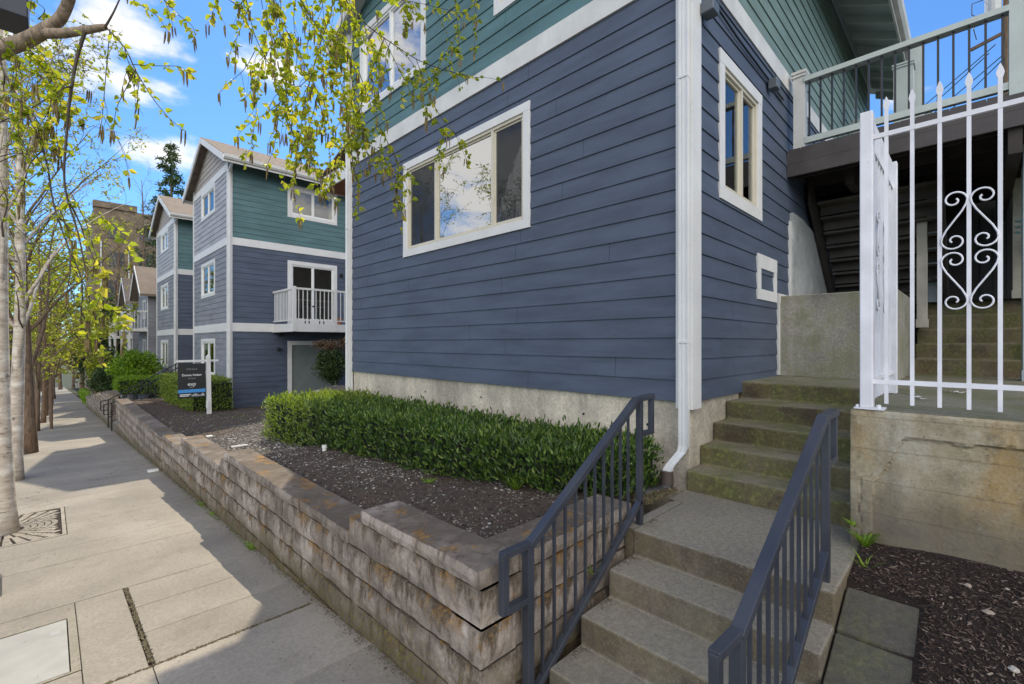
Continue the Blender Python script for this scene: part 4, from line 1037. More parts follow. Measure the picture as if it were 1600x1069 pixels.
# ------------------------------------------------------------------ sign, pipe, railings, small things
SG = thing('for_sale_sign', 'black for sale sign hanging from a white post in the garden bed', 'sign', (2.99, 14.5, .17))
m = MB(); m.bar((3.01, 14.5, .10), (2.985, 14.5, 1.74), .095, .095, (0,1,0)); k = len(m.v)
m.v += [(2.937,14.452,1.74),(3.033,14.452,1.74),(3.033,14.548,1.74),(2.937,14.548,1.74),(2.985,14.5,1.80)]; m.f += [(k,k+1,k+4),(k+1,k+2,k+4),(k+2,k+3,k+4),(k+3,k,k+4)]
m.build('post', WHITE, SG)
m = MB(); m.box(2.28, 3.22, 14.475, 14.525, 1.60, 1.655); m.build('arm', WHITE, SG)
BLKP = paint('sign black', (.022,.023,.025), .4, .02)
m = MB(); m.box(2.32, 2.925, 14.49, 14.505, .665, 1.56); pn = m.build('panel', BLKP, SG)
m = MB(); m.box(2.322, 2.923, 14.486, 14.489, .80, .885); m.build('blue_band', paint('sign blue', (.05,.28,.62), .4, .02), pn)
m = MB(); m.prism([(2.60,14.486,.72),(2.70,14.486,.78),(2.80,14.486,.72),(2.87,14.486,.79),(2.91,14.486,.70),(2.62,14.486,.70)], (0,.003,0)); m.build('skyline_mark', paint('sign grey', (.35,.36,.38), .5), pn, fix=True)
WT = paint('sign lettering', (.75,.75,.75), .5, .01); GT = paint('sign grey lettering', (.30,.31,.32), .5, .01)
def text(s, x, y, z, size, mt, par, bold=0):
    c = bpy.data.curves.new('lettering', 'FONT'); c.body = s; c.size = size; c.align_x = 'CENTER'; c.extrude = .0008; c.offset = bold
    o = bpy.data.objects.new('tmp', c); COL.objects.link(o); dg = bpy.context.evaluated_depsgraph_get(); me = bpy.data.meshes.new_from_object(o.evaluated_get(dg))
    bpy.data.objects.remove(o); me.materials.clear(); me.materials.append(mt)
    o = bpy.data.objects.new('lettering', me); COL.objects.link(o); o.parent = par; o.location = Vector((x, y, z))-WL[par.name]; o.rotation_euler = (R(90), 0, 0); return o
text('FOR SALE', 2.62, 14.487, 1.395, .055, GT, pn)
text('Donna Huber', 2.62, 14.487, 1.235, .078, WT, pn, .001)
text('206.000.7823' if False else 'BROKER', 2.62, 14.487, 1.155, .045, GT, pn)
text('exp', 2.62, 14.487, .985, .125, WT, pn, .001)
text('REALTY', 2.62, 14.487, .935, .028, WT, pn)
m = MB(); m.box(2.36, 2.60, 14.4865, 14.489, .745, .765); m.box(2.36, 2.56, 14.4865, 14.489, .71, .73); m.build('small_print', WT, pn)
m = MB(); m.box(2.93, 2.98, 14.42, 14.45, .36, .56); m.build('brochure_box', WVIN, SG)
m = MB(); m.box(2.955, 2.985, 14.47, 14.50, 1.66, 1.74); m.build('lamp', BLACKM, SG)
m = MB(); zp = soil(2.545, 6.03); m.tube([(2.545,6.03,zp-.05),(2.545,6.03,zp+.065)], .026, 16); m.tube([(2.545,6.03,zp+.04),(2.545,6.03,zp+.075)], .033, 16)
tag(m.build('pipe_stub', PVC), 'white plastic pipe stub standing in the gravel bed', 'pipe')
m = MB(); m.box(1.30, 1.46, 11.0, 11.12, gz(11)+.001, gz(11)+.03); tag(m.build('concrete_scrap', PVC), 'white flat piece lying on the sidewalk by the block wall', 'debris')
for (x0, x1, y0, y1, z, lab) in ((1.62, 1.80, 6.62, 6.66, .795, 'pale thin board on the wall cap beside the second step of the wall'),(1.80,1.88,8.80,8.90,.585,'small pale board on the far wall cap')):
    tag(MB().box(x0, x1, y0, y1, z-.018, z-.004).build('board', WHITE2), lab, 'board')
# black stair rails at the gap between the houses
def iron_rail(y, lab):
    h = thing('stair_railing', lab, 'railing', (2.5, y, -.4), 'black stair railings by the second house')
    z = lambda x: .10+(x-1.5)*.62
    MB().bar((1.42, y, z(1.42)), (3.45, y, z(3.45)), .035, .035).build('top_rail', BLACKM, h)
    MB().bar((1.42, y, z(1.42)-.62), (3.45, y, z(3.45)-.62), .03, .03).build('bottom_rail', BLACKM, h)
    for x in (1.45, 3.4): MB().box(x-.02, x+.02, y-.02, y+.02, z(x)-1.0, z(x)).build('post', BLACKM, h)
    for i in range(14):
        x = 1.58+i*.13; MB().box(x-.007, x+.007, y-.007, y+.007, z(x)-.62, z(x)).build('baluster', BLACKM, h)
    MB().bar((1.25, y, .04), (1.45, y, .08), .035, .035).bar((1.25, y, .04), (1.25, y, -.28), .035, .035).bar((1.25, y, -.28), (1.45, y, -.28), .03, .03).build('end_loop', BLACKM, h)
iron_rail(20.45, 'nearer black iron railing at the wall opening beyond the for sale sign'); iron_rail(21.75, 'farther black iron railing at the wall opening beyond the for sale sign')
far_st = MB(); prof = [(1.5, -1.2)]
for i in range(7): prof += [(1.55+i*.29, -.68+i*.155), (1.55+(i+1)*.29, -.68+i*.155)]
prof += [(3.6, -1.2)]
far_st.prism([(p[0], 20.05, p[1]) for p in prof], (0, 1.9, 0)); tag(far_st.build('far_steps', STEP, fix=True), 'distant concrete steps between the black iron railings', 'steps')
m = MB(); m.tube([(-.345,5.93,gz(5.9)-.02),(-.345,5.93,gz(5.9)+.16)], .05, 20); m.tube([(-.345,5.93,gz(5.9)+.155),(-.345,5.93,gz(5.9)+.19)], [.055,.04], 20)
tag(m.build('bollard', paint('grey metal cap', (.22,.22,.22), .35, .05), smooth=False), 'short round grey metal post cut by the left edge of the frame', 'bollard')
# raised bed edge between the houses
rb = MB(); pts = [(4.55, 12.4), (4.75, 13.4), (5.4, 14.0), (9, 14.1)]
k = [(4.6,12.7,.98),(4.7,13.2,.99),(5.1,13.6,1.0),(6,13.75,1.0),(9,13.75,1.0)]
pb = thing('raised_bed', 'low raised bed with a curved pale concrete edge between the first two houses', 'planter', (6, 11, .4))
m = MB(); poly = [(4.75,9.6),(4.58,10.4),(4.60,11.4),(4.85,12.2),(5.4,12.7),(6.3,12.9),(10,12.9),(10,9.4),(5.2,9.3)]
m.prism([(p[0], p[1], .2) for p in poly], (0, 0, .66)); m.build('edge', concrete('pale edging', (.42,.36,.29), 0, None, .8), pb, fix=True, bevel=.03)
cx_, cy_ = 7, 11.1
m = MB(); m.prism([(cx_+(p[0]-cx_)*.93, cy_+(p[1]-cy_)*.93, .5) for p in poly], (0, 0, .40)); m.build('soil_fill', soil_mat('sunny bed soil', (.10,.07,.05), (.22,.16,.12), (.42,.35,.28)), pb, fix=True)

# ------------------------------------------------------------------ utility pole and wires at the upper right
UP = thing('utility_pole', 'wooden utility pole with transformer beyond the upper deck railing', 'utility pole', (30, -.85, 2.5))
MB().tube([(30,-1.02,2.5),(30,-1.02,19)], [.11,.09], 10).build('pole', BARK, UP)
MB().bar((30,-1.9,16.2),(30,.1,15.6),.11,.13).build('crossarm', BARK, UP)
m = MB(); m.tube([(29.8,-.62,16.8),(29.8,-.62,17.9)], [.27,.27], 14); m.tube([(29.8,-.62,17.9),(29.8,-.62,18.05)], [.27,.12], 14); m.build('transformer', paint('transformer grey', (.5,.5,.5), .4), UP)
m = MB(); m.tube([(29.8,-.3,16.9),(29.7,.0,16.4),(29.8,-.1,15.9)], .02, 5); m.tube([(29.8,-.3,17.6),(29.6,.05,17.5),(29.6,.05,17.0),(29.8,-.2,16.8)], .02, 5); m.build('lead_wire', BLACKM, UP)
for i, (a, b) in enumerate((((30,-.7,15.5),(40,9,13.0)), ((30,-.5,15.2),(40,9,12.0)), ((30,-.9,14.7),(42,9,10.6)), ((30,-.9,14.9),(38,9,11.2)))):
    a = Vector(a); b = Vector(b); pts = [a.lerp(b, t/12)+Vector((0,0,-.9*4*(t/12)*(1-t/12)*.3)) for t in range(13)]
    tag(MB().tube(pts, .022, 5).build('power_line', BLACKM), ['top', 'second', 'lowest', 'third'][i]+' dark power line crossing the sky behind the upper railing', 'power line', 'power lines from the utility pole')
# dark box at the top left corner
LB = thing('corner_box', 'dark blue grey box at the top left corner of the view', 'street light', (-1.15, 5.8, gz(5.8)))
c0 = P(8, 8, 3.6)
m = MB(); m.box(c0.x-.22, c0.x+.13, c0.y-.22, c0.y+.12, c0.z-.15, c0.z+.35); m.build('box_body', paint('dark blue grey metal', (.03,.035,.05), .45, .05), LB, bevel=.01)
MB().bar((c0.x-.1, c0.y, c0.z+.25), (-1.15, 5.8, c0.z+.3), .05, .05).build('arm', BLACKM, LB)
MB().tube([(-1.15, 5.8, gz(5.8)), (-1.15, 5.8, c0.z+.35)], [.08,.05], 12).build('pole', BLACKM, LB)
# ------------------------------------------------------------------ vegetation
def leaf6(mb, p, d, nrm, L, W):
    d = d.normalized(); s = d.cross(nrm)
    s = s.normalized() if s.length > 1e-5 else d.orthogonal().normalized()
    n = s.cross(d); b = len(mb.v); f = n*(W*.28)
    mb.v += [tuple(p), tuple(p+d*L*.30-s*W*.5+f), tuple(p+d*L*.66-s*W*.36+f), tuple(p+d*L-n*W*.12), tuple(p+d*L*.66+s*W*.36+f), tuple(p+d*L*.30+s*W*.5+f)]
    mb.f += [(b, b+1, b+2, b+3), (b, b+3, b+4, b+5)]
def leaf4(mb, p, d, nrm, L, W):
    d = d.normalized(); s = d.cross(nrm)
    s = s.normalized()*(W*.5) if s.length > 1e-5 else d.orthogonal().normalized()*(W*.5)
    b = len(mb.v); mb.v += [tuple(p), tuple(p+d*L*.45-s), tuple(p+d*L), tuple(p+d*L*.45+s)]; mb.f.append((b, b+1, b+2, b+3))
def rv(r): 
    while True:
        v = Vector((r.uniform(-1,1), r.uniform(-1,1), r.uniform(-1,1)))
        if .05 < v.length < 1: return v.normalized()
def smooth_path(pts, k=4):
    out_ = []
    n = len(pts)
    for i in range(n-1):
        p0 = pts[max(i-1,0)]; p1 = pts[i]; p2 = pts[i+1]; p3 = pts[min(i+2,n-1)]
        for j in range(k):
            t = j/k; out_.append(.5*((2*p1)+(-p0+p2)*t+(2*p0-5*p1+4*p2-p3)*t*t+(-p0+3*p1-3*p2+p3)*t*t*t))
    out_.append(pts[-1]); return out_
def catkins(mb, p, r, n=3, L=.068):
    for _ in range(n):
        q = p+Vector((r.uniform(-.010,.010), r.uniform(-.010,.010), 0)); l = L*r.uniform(.7,1.2); w = r.uniform(.0032,.0046)
        b = Vector((r.uniform(-.008,.008), r.uniform(-.008,.008), 0))
        pts = [q+b*(t/4)**2-Vector((0,0,l*t/4)) for t in range(5)]
        mb.tube(pts, [w*.6, w, w, w*.9, w*.4], 5)
def spray(tw, lf, ck, path, r, leaf_L=.037, dens=24, r0=.0022, sub=.35, catk=.5, depth=0):
    """a hanging twig with pairs of leaves, side twigs and catkins at the tips"""
    n = len(path); tw.tube(path, [r0*(1-.7*i/(n-1))+.0004 for i in range(n)], 4 if depth else 5, False)
    for i in range(1, n):
        seg = path[i]-path[i-1]; L = seg.length
        if L < 1e-5: continue
        k = L*dens; cnt = int(k)+(1 if r.random() < k-int(k) else 0)
        for _ in range(cnt):
            if i < 2 and not depth: continue
            p = path[i-1].lerp(path[i], r.random()); m = r.choice((1,2,2,3))
            for _ in range(m):
                d = (seg.normalized()*.5+rv(r)*.9+Vector((0,0,-.25))).normalized(); l = leaf_L*r.choice((.45,.6,.8,1,1.1,1.35))
                pp = p+d*.006; leaf6(lf, pp, d, rv(r), l, l*r.uniform(.62,.8))
        if depth < 2 and r.random() < sub*min(1, L*14):
            d = (seg.normalized()*.5+rv(r)*.8+Vector((0,0,-.5))).normalized(); l = r.uniform(.10,.34)*(1 if depth == 0 else .55)
            pts = [path[i]]; c = path[i].copy()
            m = 5
            for j in range(m):
                d = (d+Vector((0,0,-.22))+rv(r)*.22).normalized(); c = c+d*l/m; pts.append(c.copy())
            spray(tw, lf, ck, pts, r, leaf_L, dens*1.1, r0*.6, sub, catk*.8, depth+1)
    if r.random() < catk: catkins(ck, path[-1], r, r.choice((2,3,3,4)))
# --- the birch whose trunk stands just left of the view
r = random.Random(21)
T0 = thing('birch_tree', 'birch with yellow leaves and catkins hanging across the top of the view', 'tree', (-.62, 4.35, gz(4.35)))
tr0 = MB(); base = Vector((-.62, 4.35, gz(4.35)-.1))
tr0.tube(smooth_path([base, base+Vector((0,0,2)), base+Vector((.0,-.02,3.2)), base+Vector((-.03,.0,4.6)), base+Vector((-.05,0,6.6))]), [.12-.0035*i for i in range(17)], 14)
D0 = 2.55
limb = smooth_path([Vector((-.62,4.34,3.55)), P(-45,100,2.65), P(0,78,D0), P(42,63,D0-.03), P(78,42,D0-.05)], 4)
lm0 = MB(); lm0.tube(limb, [.050-.0011*i for i in range(len(limb))], 14)
la = smooth_path([P(74,44,D0-.05), P(93,30,D0-.06), P(108,0,D0-.1), P(125,-60,D0-.2), P(200,-160,D0-.2)], 4); lm0.tube(la, [.030-.0007*i for i in range(len(la))], 12)
lb = smooth_path([P(66,52,D0-.04), P(100,52,D0-.08), P(135,47,D0-.1), P(160,43,D0-.12), P(167,42,D0-.12)], 4); lm0.tube(lb, [.027-.0009*i for i in range(len(lb))], 12)
over = smooth_path([P(200,-160,D0-.2), P(350,-170,2.8), P(480,-150,3.0), P(620,-150,3.2), P(760,-140,3.3)], 4); lm0.tube(over, [.026-.0012*i for i in range(len(over))], 8)
tr0.build('trunk', BIRCH, T0, smooth=True); lm0.build('limb', LIMBB, T0, smooth=True)
tw = MB(); lf = MB(); ck = MB()
def px_twig(pl, d0, d1, r0=.0030, **k):
    n = len(pl); pts = [P(x, y, d0+(d1-d0)*i/(n-1)+r.uniform(-.03,.03)) for i, (x, y) in enumerate(pl)]
    spray(tw, lf, ck, smooth_path(pts, 4), r, r0=r0, **k)
for pl, d0, d1, r0, kw in [
    ([(133,50),(120,92),(110,150),(104,210),(101,290),(122,365),(133,420)], 2.43, 2.3, .0085, dict(dens=8, sub=.22)),
    ([(-5,85),(20,140),(50,192),(72,250),(84,320),(108,390),(128,440),(126,500)], 2.5, 2.35, .0065, dict(dens=12, sub=.35)),
    ([(163,44),(178,18),(195,-20)], 2.43, 2.4, .006, dict(dens=0, sub=0)),
    ([(165,42),(195,75),(212,110),(235,148),(260,180),(286,204)], 2.43, 2.35, .0034, dict(dens=22, sub=.30)),
    ([(212,108),(196,140),(182,170),(177,205)], 2.4, 2.35, .0022, dict(dens=22, sub=.2, catk=1)),
    ([(206,101),(245,103),(280,104),(290,112)], 2.4, 2.35, .0020, dict(dens=22, sub=.1, catk=1)),
    ([(172,45),(166,110),(160,180),(158,195)], 2.43, 2.5, .0022, dict(dens=8, sub=.3)),
    ([(185,-20),(215,5),(245,25),(262,50)], 2.4, 2.4, .0024, dict(dens=24, sub=.3, catk=1)),
    ([(240,-20),(275,20),(300,40),(305,60)], 2.6, 2.5, .0024, dict(dens=20, sub=.3, catk=1)),
    ([(-10,195),(60,163),(115,122)], 2.5, 2.45, .003, dict(dens=20, sub=.5)),
    ([(20,60),(50,70),(70,90),(85,120),(90,150)], 2.5, 2.4, .0025, dict(dens=26, sub=.4)),
    ([(0,60),(20,80),(25,120),(10,150)], 2.5, 2.45, .0025, dict(dens=22, sub=.3)),
    ([(60,30),(70,15),(50,0)], 2.5, 2.45, .0025, dict(dens=40, sub=.7)),
    ([(40,70),(70,110),(80,160),(60,200)], 2.5, 2.4, .0025, dict(dens=24, sub=.35)),
    ([(130,440),(140,470),(150,500),(152,530)], 2.35, 2.3, .002, dict(dens=24, sub=.4, catk=1)),
    ([(110,300),(135,350),(150,400),(165,430)], 2.35, 2.3, .002, dict(dens=24, sub=.35, catk=1)),
    ([(150,330),(175,350),(195,372),(205,410)], 2.4, 2.3, .002, dict(dens=30, sub=.2)),
    # the curtain of twigs at the top centre
    ([(372,-60),(385,0),(400,60),(430,120),(452,190),(468,240)], 2.9, 2.75, .0030, dict(sub=.45)),
    ([(395,-80),(420,0),(455,60),(490,130),(508,200),(518,262)], 2.9, 2.8, .0034, dict(sub=.5)),
    ([(440,-90),(470,0),(500,50),(530,120),(545,200),(552,270)], 2.9, 2.8, .0036, dict(sub=.45)),
    ([(510,-80),(535,-10),(570,36),(610,66),(650,92),(690,108),(730,118)], 3.0, 3.2, .0046, dict(sub=.40)),
    ([(690,108),(735,120),(765,122),(785,128)], 3.15, 3.2, .0018, dict(sub=.2, catk=1)),
    ([(600,60),(572,135),(562,190),(585,236),(612,262)], 3.0, 3.0, .0028, dict(sub=.45)),
    ([(398,80),(382,108),(355,132),(342,146)], 2.85, 2.8, .0020, dict(sub=.3, catk=1)),
    ([(486,120),(428,168),(386,196),(370,214)], 2.85, 2.8, .0020, dict(sub=.35, catk=1)),
    ([(650,92),(680,168),(712,212),(728,248)], 3.1, 3.1, .0020, dict(sub=.2, catk=1, dens=22)),
    ([(560,110),(590,190),(618,248),(632,300),(628,335)], 3.0, 3.1, .0024, dict(sub=.4)),
    ([(700,-60),(710,0),(716,50),(718,92)], 3.1, 3.1, .0022, dict(sub=.2, dens=24)),
    ([(738,-60),(742,0),(744,40),(740,82)], 3.2, 3.2, .0020, dict(sub=.1, dens=30)),
    ([(455,50),(440,140),(430,220),(416,262)], 2.9, 2.8, .0024, dict(sub=.45)),
    ([(600,60),(640,140),(665,165),(700,215)], 3.1, 3.1, .0020, dict(sub=.4)),
    ([(330,-60),(350,-10),(370,8),(392,20)], 2.8, 2.8, .0022, dict(sub=.3)),
    ([(560,-60),(600,-10),(660,6),(720,20)], 3.1, 3.2, .0024, dict(sub=.4)),
    ([(560,20),(548,110),(566,190),(572,265)], 2.9, 2.9, .0024, dict(sub=.4)),
    ([(330,-80),(345,-20),(340,10),(352,40)], 2.8, 2.8, .0020, dict(sub=.2, catk=1)),
    ([(420,-60),(408,0),(425,60),(405,110),(398,150)], 2.7, 2.7, .0022, dict(sub=.35)),
    ([(500,-80),(520,0),(500,70),(478,150),(470,210),(480,270)], 2.7, 2.7, .0024, dict(sub=.45)),
    ]:
    px_twig(pl, d0, d1, r0, **{**dict(dens=21, sub=.32, catk=.75), **kw})
for i in range(9):
    x = r.uniform(390, 560); pl = [(x, r.uniform(-90,-40)), (x+r.uniform(-20,30), 30), (x+r.uniform(-40,40), r.uniform(90,140)), (x+r.uniform(-50,50), r.uniform(150,270))]
    px_twig(pl, r.uniform(2.6,3.2), r.uniform(2.6,3.2), .0020, dens=20, sub=.35, catk=.6)
tw.build('twigs', TWIG, T0); lf.build('leaves', LEAFY, T0); tag(ck.build('catkins', CATK, T0), kind='stuff')

# --- street trees grown by a recursive branching rule
def grow(seed, base, height, r0, n_limb=9, spread=.55, first=.34, twig_n=6, leaf_n=6, leafL=.035, lean=(0,0), sub=6, limbL=.42, droop=.25, upw=.9, simple=False, lb_bias=None, catk=0, limb_r=.42, limb_t=False):
    r = random.Random(seed); W = MB(); T = MB(); Lf = MB(); C = MB()
    base = Vector(base); pts = []; c = base.copy(); n = 12
    for i in range(n+1):
        t = i/n; pts.append(base+Vector((lean[0]*t*t*height+.04*height*.12*math.sin(t*5+seed), lean[1]*t*t*height+.03*height*.12*math.sin(t*4+seed*2), height*t*.86)))
    rad = [r0*(1.25 if i == 0 else 1)*(1-.86*(i/n)**1.1)+.006 for i in range(n+1)]
    W.tube(pts, rad, 12)
    for k in range(n_limb):
        t = first+(1-first)*(k+.5)/n_limb*.98; f = t*n; i = min(int(f), n-1); p = pts[i].lerp(pts[i+1], f-i); rr_ = rad[i]*limb_r
        az = k*2.4+r.uniform(-.5,.5)+seed
        d = Vector((math.cos(az)*spread, math.sin(az)*spread, upw))
        if lb_bias: d += Vector(lb_bias)
        d.normalize(); L = height*limbL*(1-.55*(t-first)/(1-first))*r.uniform(.75,1.2); m = 8; path = [p]; q = p.copy()
        for j in range(m):
            d = (d+rv(r)*.16+Vector((0,0,.06-.16*droop*j/m*4))).normalized(); q = q+d*L/m; path.append(q.copy())
        lr = [max(.004, rr_*(1-.9*j/m)) for j in range(m+1)]; (W if not limb_t else T).tube(path, lr, 7, False)
        for s in range(sub):
            u = .2+.8*(s+r.random())/sub; f = u*m; i = min(int(f), m-1); p2 = path[i].lerp(path[i+1], f-i)
            d2 = ((path[i+1]-path[i]).normalized()*.8+rv(r)*.8+Vector((0,0,.25))).normalized(); L2 = L*.38*r.uniform(.6,1.2)*(1.15-.5*u); mm = 5; pa = [p2]; q = p2.copy()
            for j in range(mm):
                d2 = (d2+rv(r)*.22+Vector((0,0,-droop*.25))).normalized(); q = q+d2*L2/mm; pa.append(q.copy())
            T.tube(pa, [max(.0025, lr[i]*.45*(1-.8*j/mm)) for j in range(mm+1)], 4, False)
            for w in range(twig_n):
                g = r.uniform(.2,1)*mm; i3 = min(int(g), mm-1); p3 = pa[i3].lerp(pa[i3+1], g-i3)
                d3 = ((pa[i3+1]-pa[i3]).normalized()*.6+rv(r)+Vector((0,0,-droop*.6))).normalized(); L3 = r.uniform(.18,.5)*max(.6, height/9); e = [p3]; q = p3.copy()
                for j in range(3):
                    d3 = (d3+rv(r)*.2+Vector((0,0,-droop*.5))).normalized(); q = q+d3*L3/3; e.append(q.copy())
                T.tube(e, [.0035*max(1, height/9), .003, .0022, .0015], 3, False)
                for _ in range(leaf_n):
                    x = r.random()*3; i4 = min(int(x), 2); p4 = e[i4].lerp(e[i4+1], x-i4); l = leafL*r.uniform(.5,1.3)
                    (leaf4 if simple else leaf6)(Lf, p4, rv(r)+Vector((0,0,-.3)), rv(r), l, l*.72)
                if catk and r.random() < catk: catkins(C, e[-1], r, 3, .06)
    return W, T, Lf, C
def street_tree(name, label, group, bark_, twig_, leaf_, seed, base, height, r0, **k):
    t = thing(name, label, 'tree', base, group); W, T, Lf, C = grow(seed, (base[0], base[1], base[2]-.1), height, r0, **k)
    W.build('trunk', bark_, t, smooth=True); T.build('twigs', twig_, t)
    if Lf.v: Lf.build('leaves', leaf_, t)
    if C.v: tag(C.build('catkins', CATK, t), kind='stuff')
    return t
gB = 'street trees along the sidewalk'
street_tree('birch_tree', 'nearest white barked birch at the left edge growing out of the iron grate', gB, BIRCH, TWIGF, LEAFF, 3, (-.39,8.3,gz(8.3)), 7.2, .100, lean=(-.008,.0), leaf_n=5, leafL=.042, n_limb=12, twig_n=8, first=.42, catk=.06, spread=.5, limbL=.34, limb_r=.34)
street_tree('birch_tree', 'slim white barked birch just behind the nearest birch', gB, BIRCH, TWIGF, LEAFF, 5, (-.43,12.45,gz(12.45)), 8.5, .105, lean=(.0,.0), leaf_n=7, leafL=.048, n_limb=14, twig_n=8, first=.26, simple=True, catk=.05)
street_tree('street_tree', 'brown furrowed trunk tree, third in the sidewalk row', gB, BARK, TWIGF, LEAFF, 8, (-.42,16.65,gz(16.65)), 11, .13, lean=(-.01,.01), leaf_n=8, leafL=.055, n_limb=14, first=.18, twig_n=7, simple=True)
names = ['fourth','fifth','sixth','seventh','eighth','ninth','tenth']
for i, (x, y, h_, rr_, mt) in enumerate(((-.3,23.2,8.5,.07,LEAFF), (-.2,27.2,8,.075,LEAFF), (-.2,32,9,.085,LEAFF), (-.1,38,9,.09,LEAFO), (0,46,10,.11,LEAFO), (.2,56,11,.13,LEAFO), (.2,68,12,.13,LEAFO))):
    street_tree('street_tree', names[i]+' street tree in the row, a hazy olive crown over the far sidewalk', gB, BARK, TWIGF, mt, 30+i, (x,y,gz(y)), h_, rr_, leaf_n=10, leafL=.085 if i < 2 else .12, n_limb=13, first=.18, simple=True, sub=7, twig_n=7, spread=.7, upw=.6)
for i, (x, y) in enumerate(((.02,23.6),(.0,27.6))):
    tag(MB().tube([(x, y, gz(y)-.1), (x, y, gz(y)+1.9)], .045, 8).build('tree_stake', BARK), ['first','second'][i]+' thin wooden stake beside the young street trees', 'stake')
# trees behind
gT = 'trees behind the far houses'
street_tree('bare_tree', 'bare brown twiggy tree in front of the brown building', gT, BARK, TWIGG, LEAFO, 60, (3.6,46,gz(46)), 15, .16, leaf_n=2, leafL=.10, n_limb=15, first=.25, simple=True, spread=.8, upw=.7, sub=7)
street_tree('bare_tree', 'slender bare tree rising against the sky left of the conifer', gT, BARK, TWIGG, LEAFO, 61, (4.5,41,gz(41)), 18, .10, leaf_n=0, leafL=.08, n_limb=12, first=.45, simple=True, spread=.3, upw=1, limbL=.2, sub=5, twig_n=4, droop=0)
street_tree('bare_tree', 'tall bare tree with blue grey twigs filling the sky at left', gT, BARK, TWIGF, LEAFO, 63, (-3.2,26,gz(26)), 14.5, .20, leaf_n=0, leafL=.07, n_limb=18, first=.22, simple=True, spread=.75, upw=.9, sub=8, twig_n=6, droop=.1)
street_tree('bare_tree', 'second tall bare tree behind the birches at left', gT, BARK, TWIGF, LEAFO, 64, (-1.6,36,gz(36)), 16, .22, leaf_n=1, leafL=.09, n_limb=16, first=.22, simple=True, spread=.8, upw=.8, sub=8, twig_n=6, droop=.1)
# trees closing the street
for i, (x, y, h_) in enumerate(((-6,60,13),(-4,80,14),(2.5,72,12),(5,85,14),(1,98,15),(-2,112,16),(8,110,16),(3,118,9),(-1,90,9))):
    t = thing('background_tree', ['olive tree mass on the far left of the street','olive tree farther down the street','rounded olive tree right of the far sidewalk','broad olive tree beyond the brown building','last olive tree closing the sidewalk','pale olive tree at the end of the street','olive tree beside the end of the street','low olive tree at the very end of the sidewalk','low olive tree standing in the far left distance'][i], 'tree', (x,y,gz(y)), gT)
    W, T, Lf, C = grow(80+i, (x,y,gz(y)-.2), h_, .22, n_limb=11, first=.14, spread=.9, upw=.55, leaf_n=8, leafL=.24, sub=6, twig_n=6, simple=True)
    W.build('trunk', BARK, t); T.build('twigs', TWIGF, t); Lf.build('leaves', LEAFO, t)
# conifer
def conifer(base, h_, rad, seed, label):
    r = random.Random(seed); t = thing('conifer', label, 'tree', base); W = MB(); Lf = MB(); b = Vector(base)
    W.tube([b, b+Vector((.1,.1,h_*.5)), b+Vector((0,0,h_))], [.28,.18,.02], 8)
    z = h_*.35
    while z < h_*.99:
        k = (1-z/h_)
        for _ in range(6):
            az = r.uniform(0, 6.28); L = rad*(k**.8)*r.uniform(.5,1.15)+.25; p = b+Vector((0,0,z)); e = p+Vector((math.cos(az)*L, math.sin(az)*L, L*.12-.1*L)); W.tube([p, e], [.04,.01], 3, False)
            for _ in range(int(26*L)+6):
                s = r.uniform(.25,1.02); q = p.lerp(e, s)+rv(r)*.28*r.random()*(1.2-s*.5); leaf4(Lf, q, rv(r)+Vector((0,0,-.3)), rv(r), .34, .10)
        z += r.uniform(.35,.6)
    W.build('trunk', BARK, t); Lf.build('needles', DKG, t)
conifer((6.75,45,gz(45)), 20.3, 4.2, 4, 'dark conifer rising behind the third house roof')
conifer((8.9,52,gz(52)), 17.2, 3.4, 5, 'second dark conifer mostly hidden by the roofs')

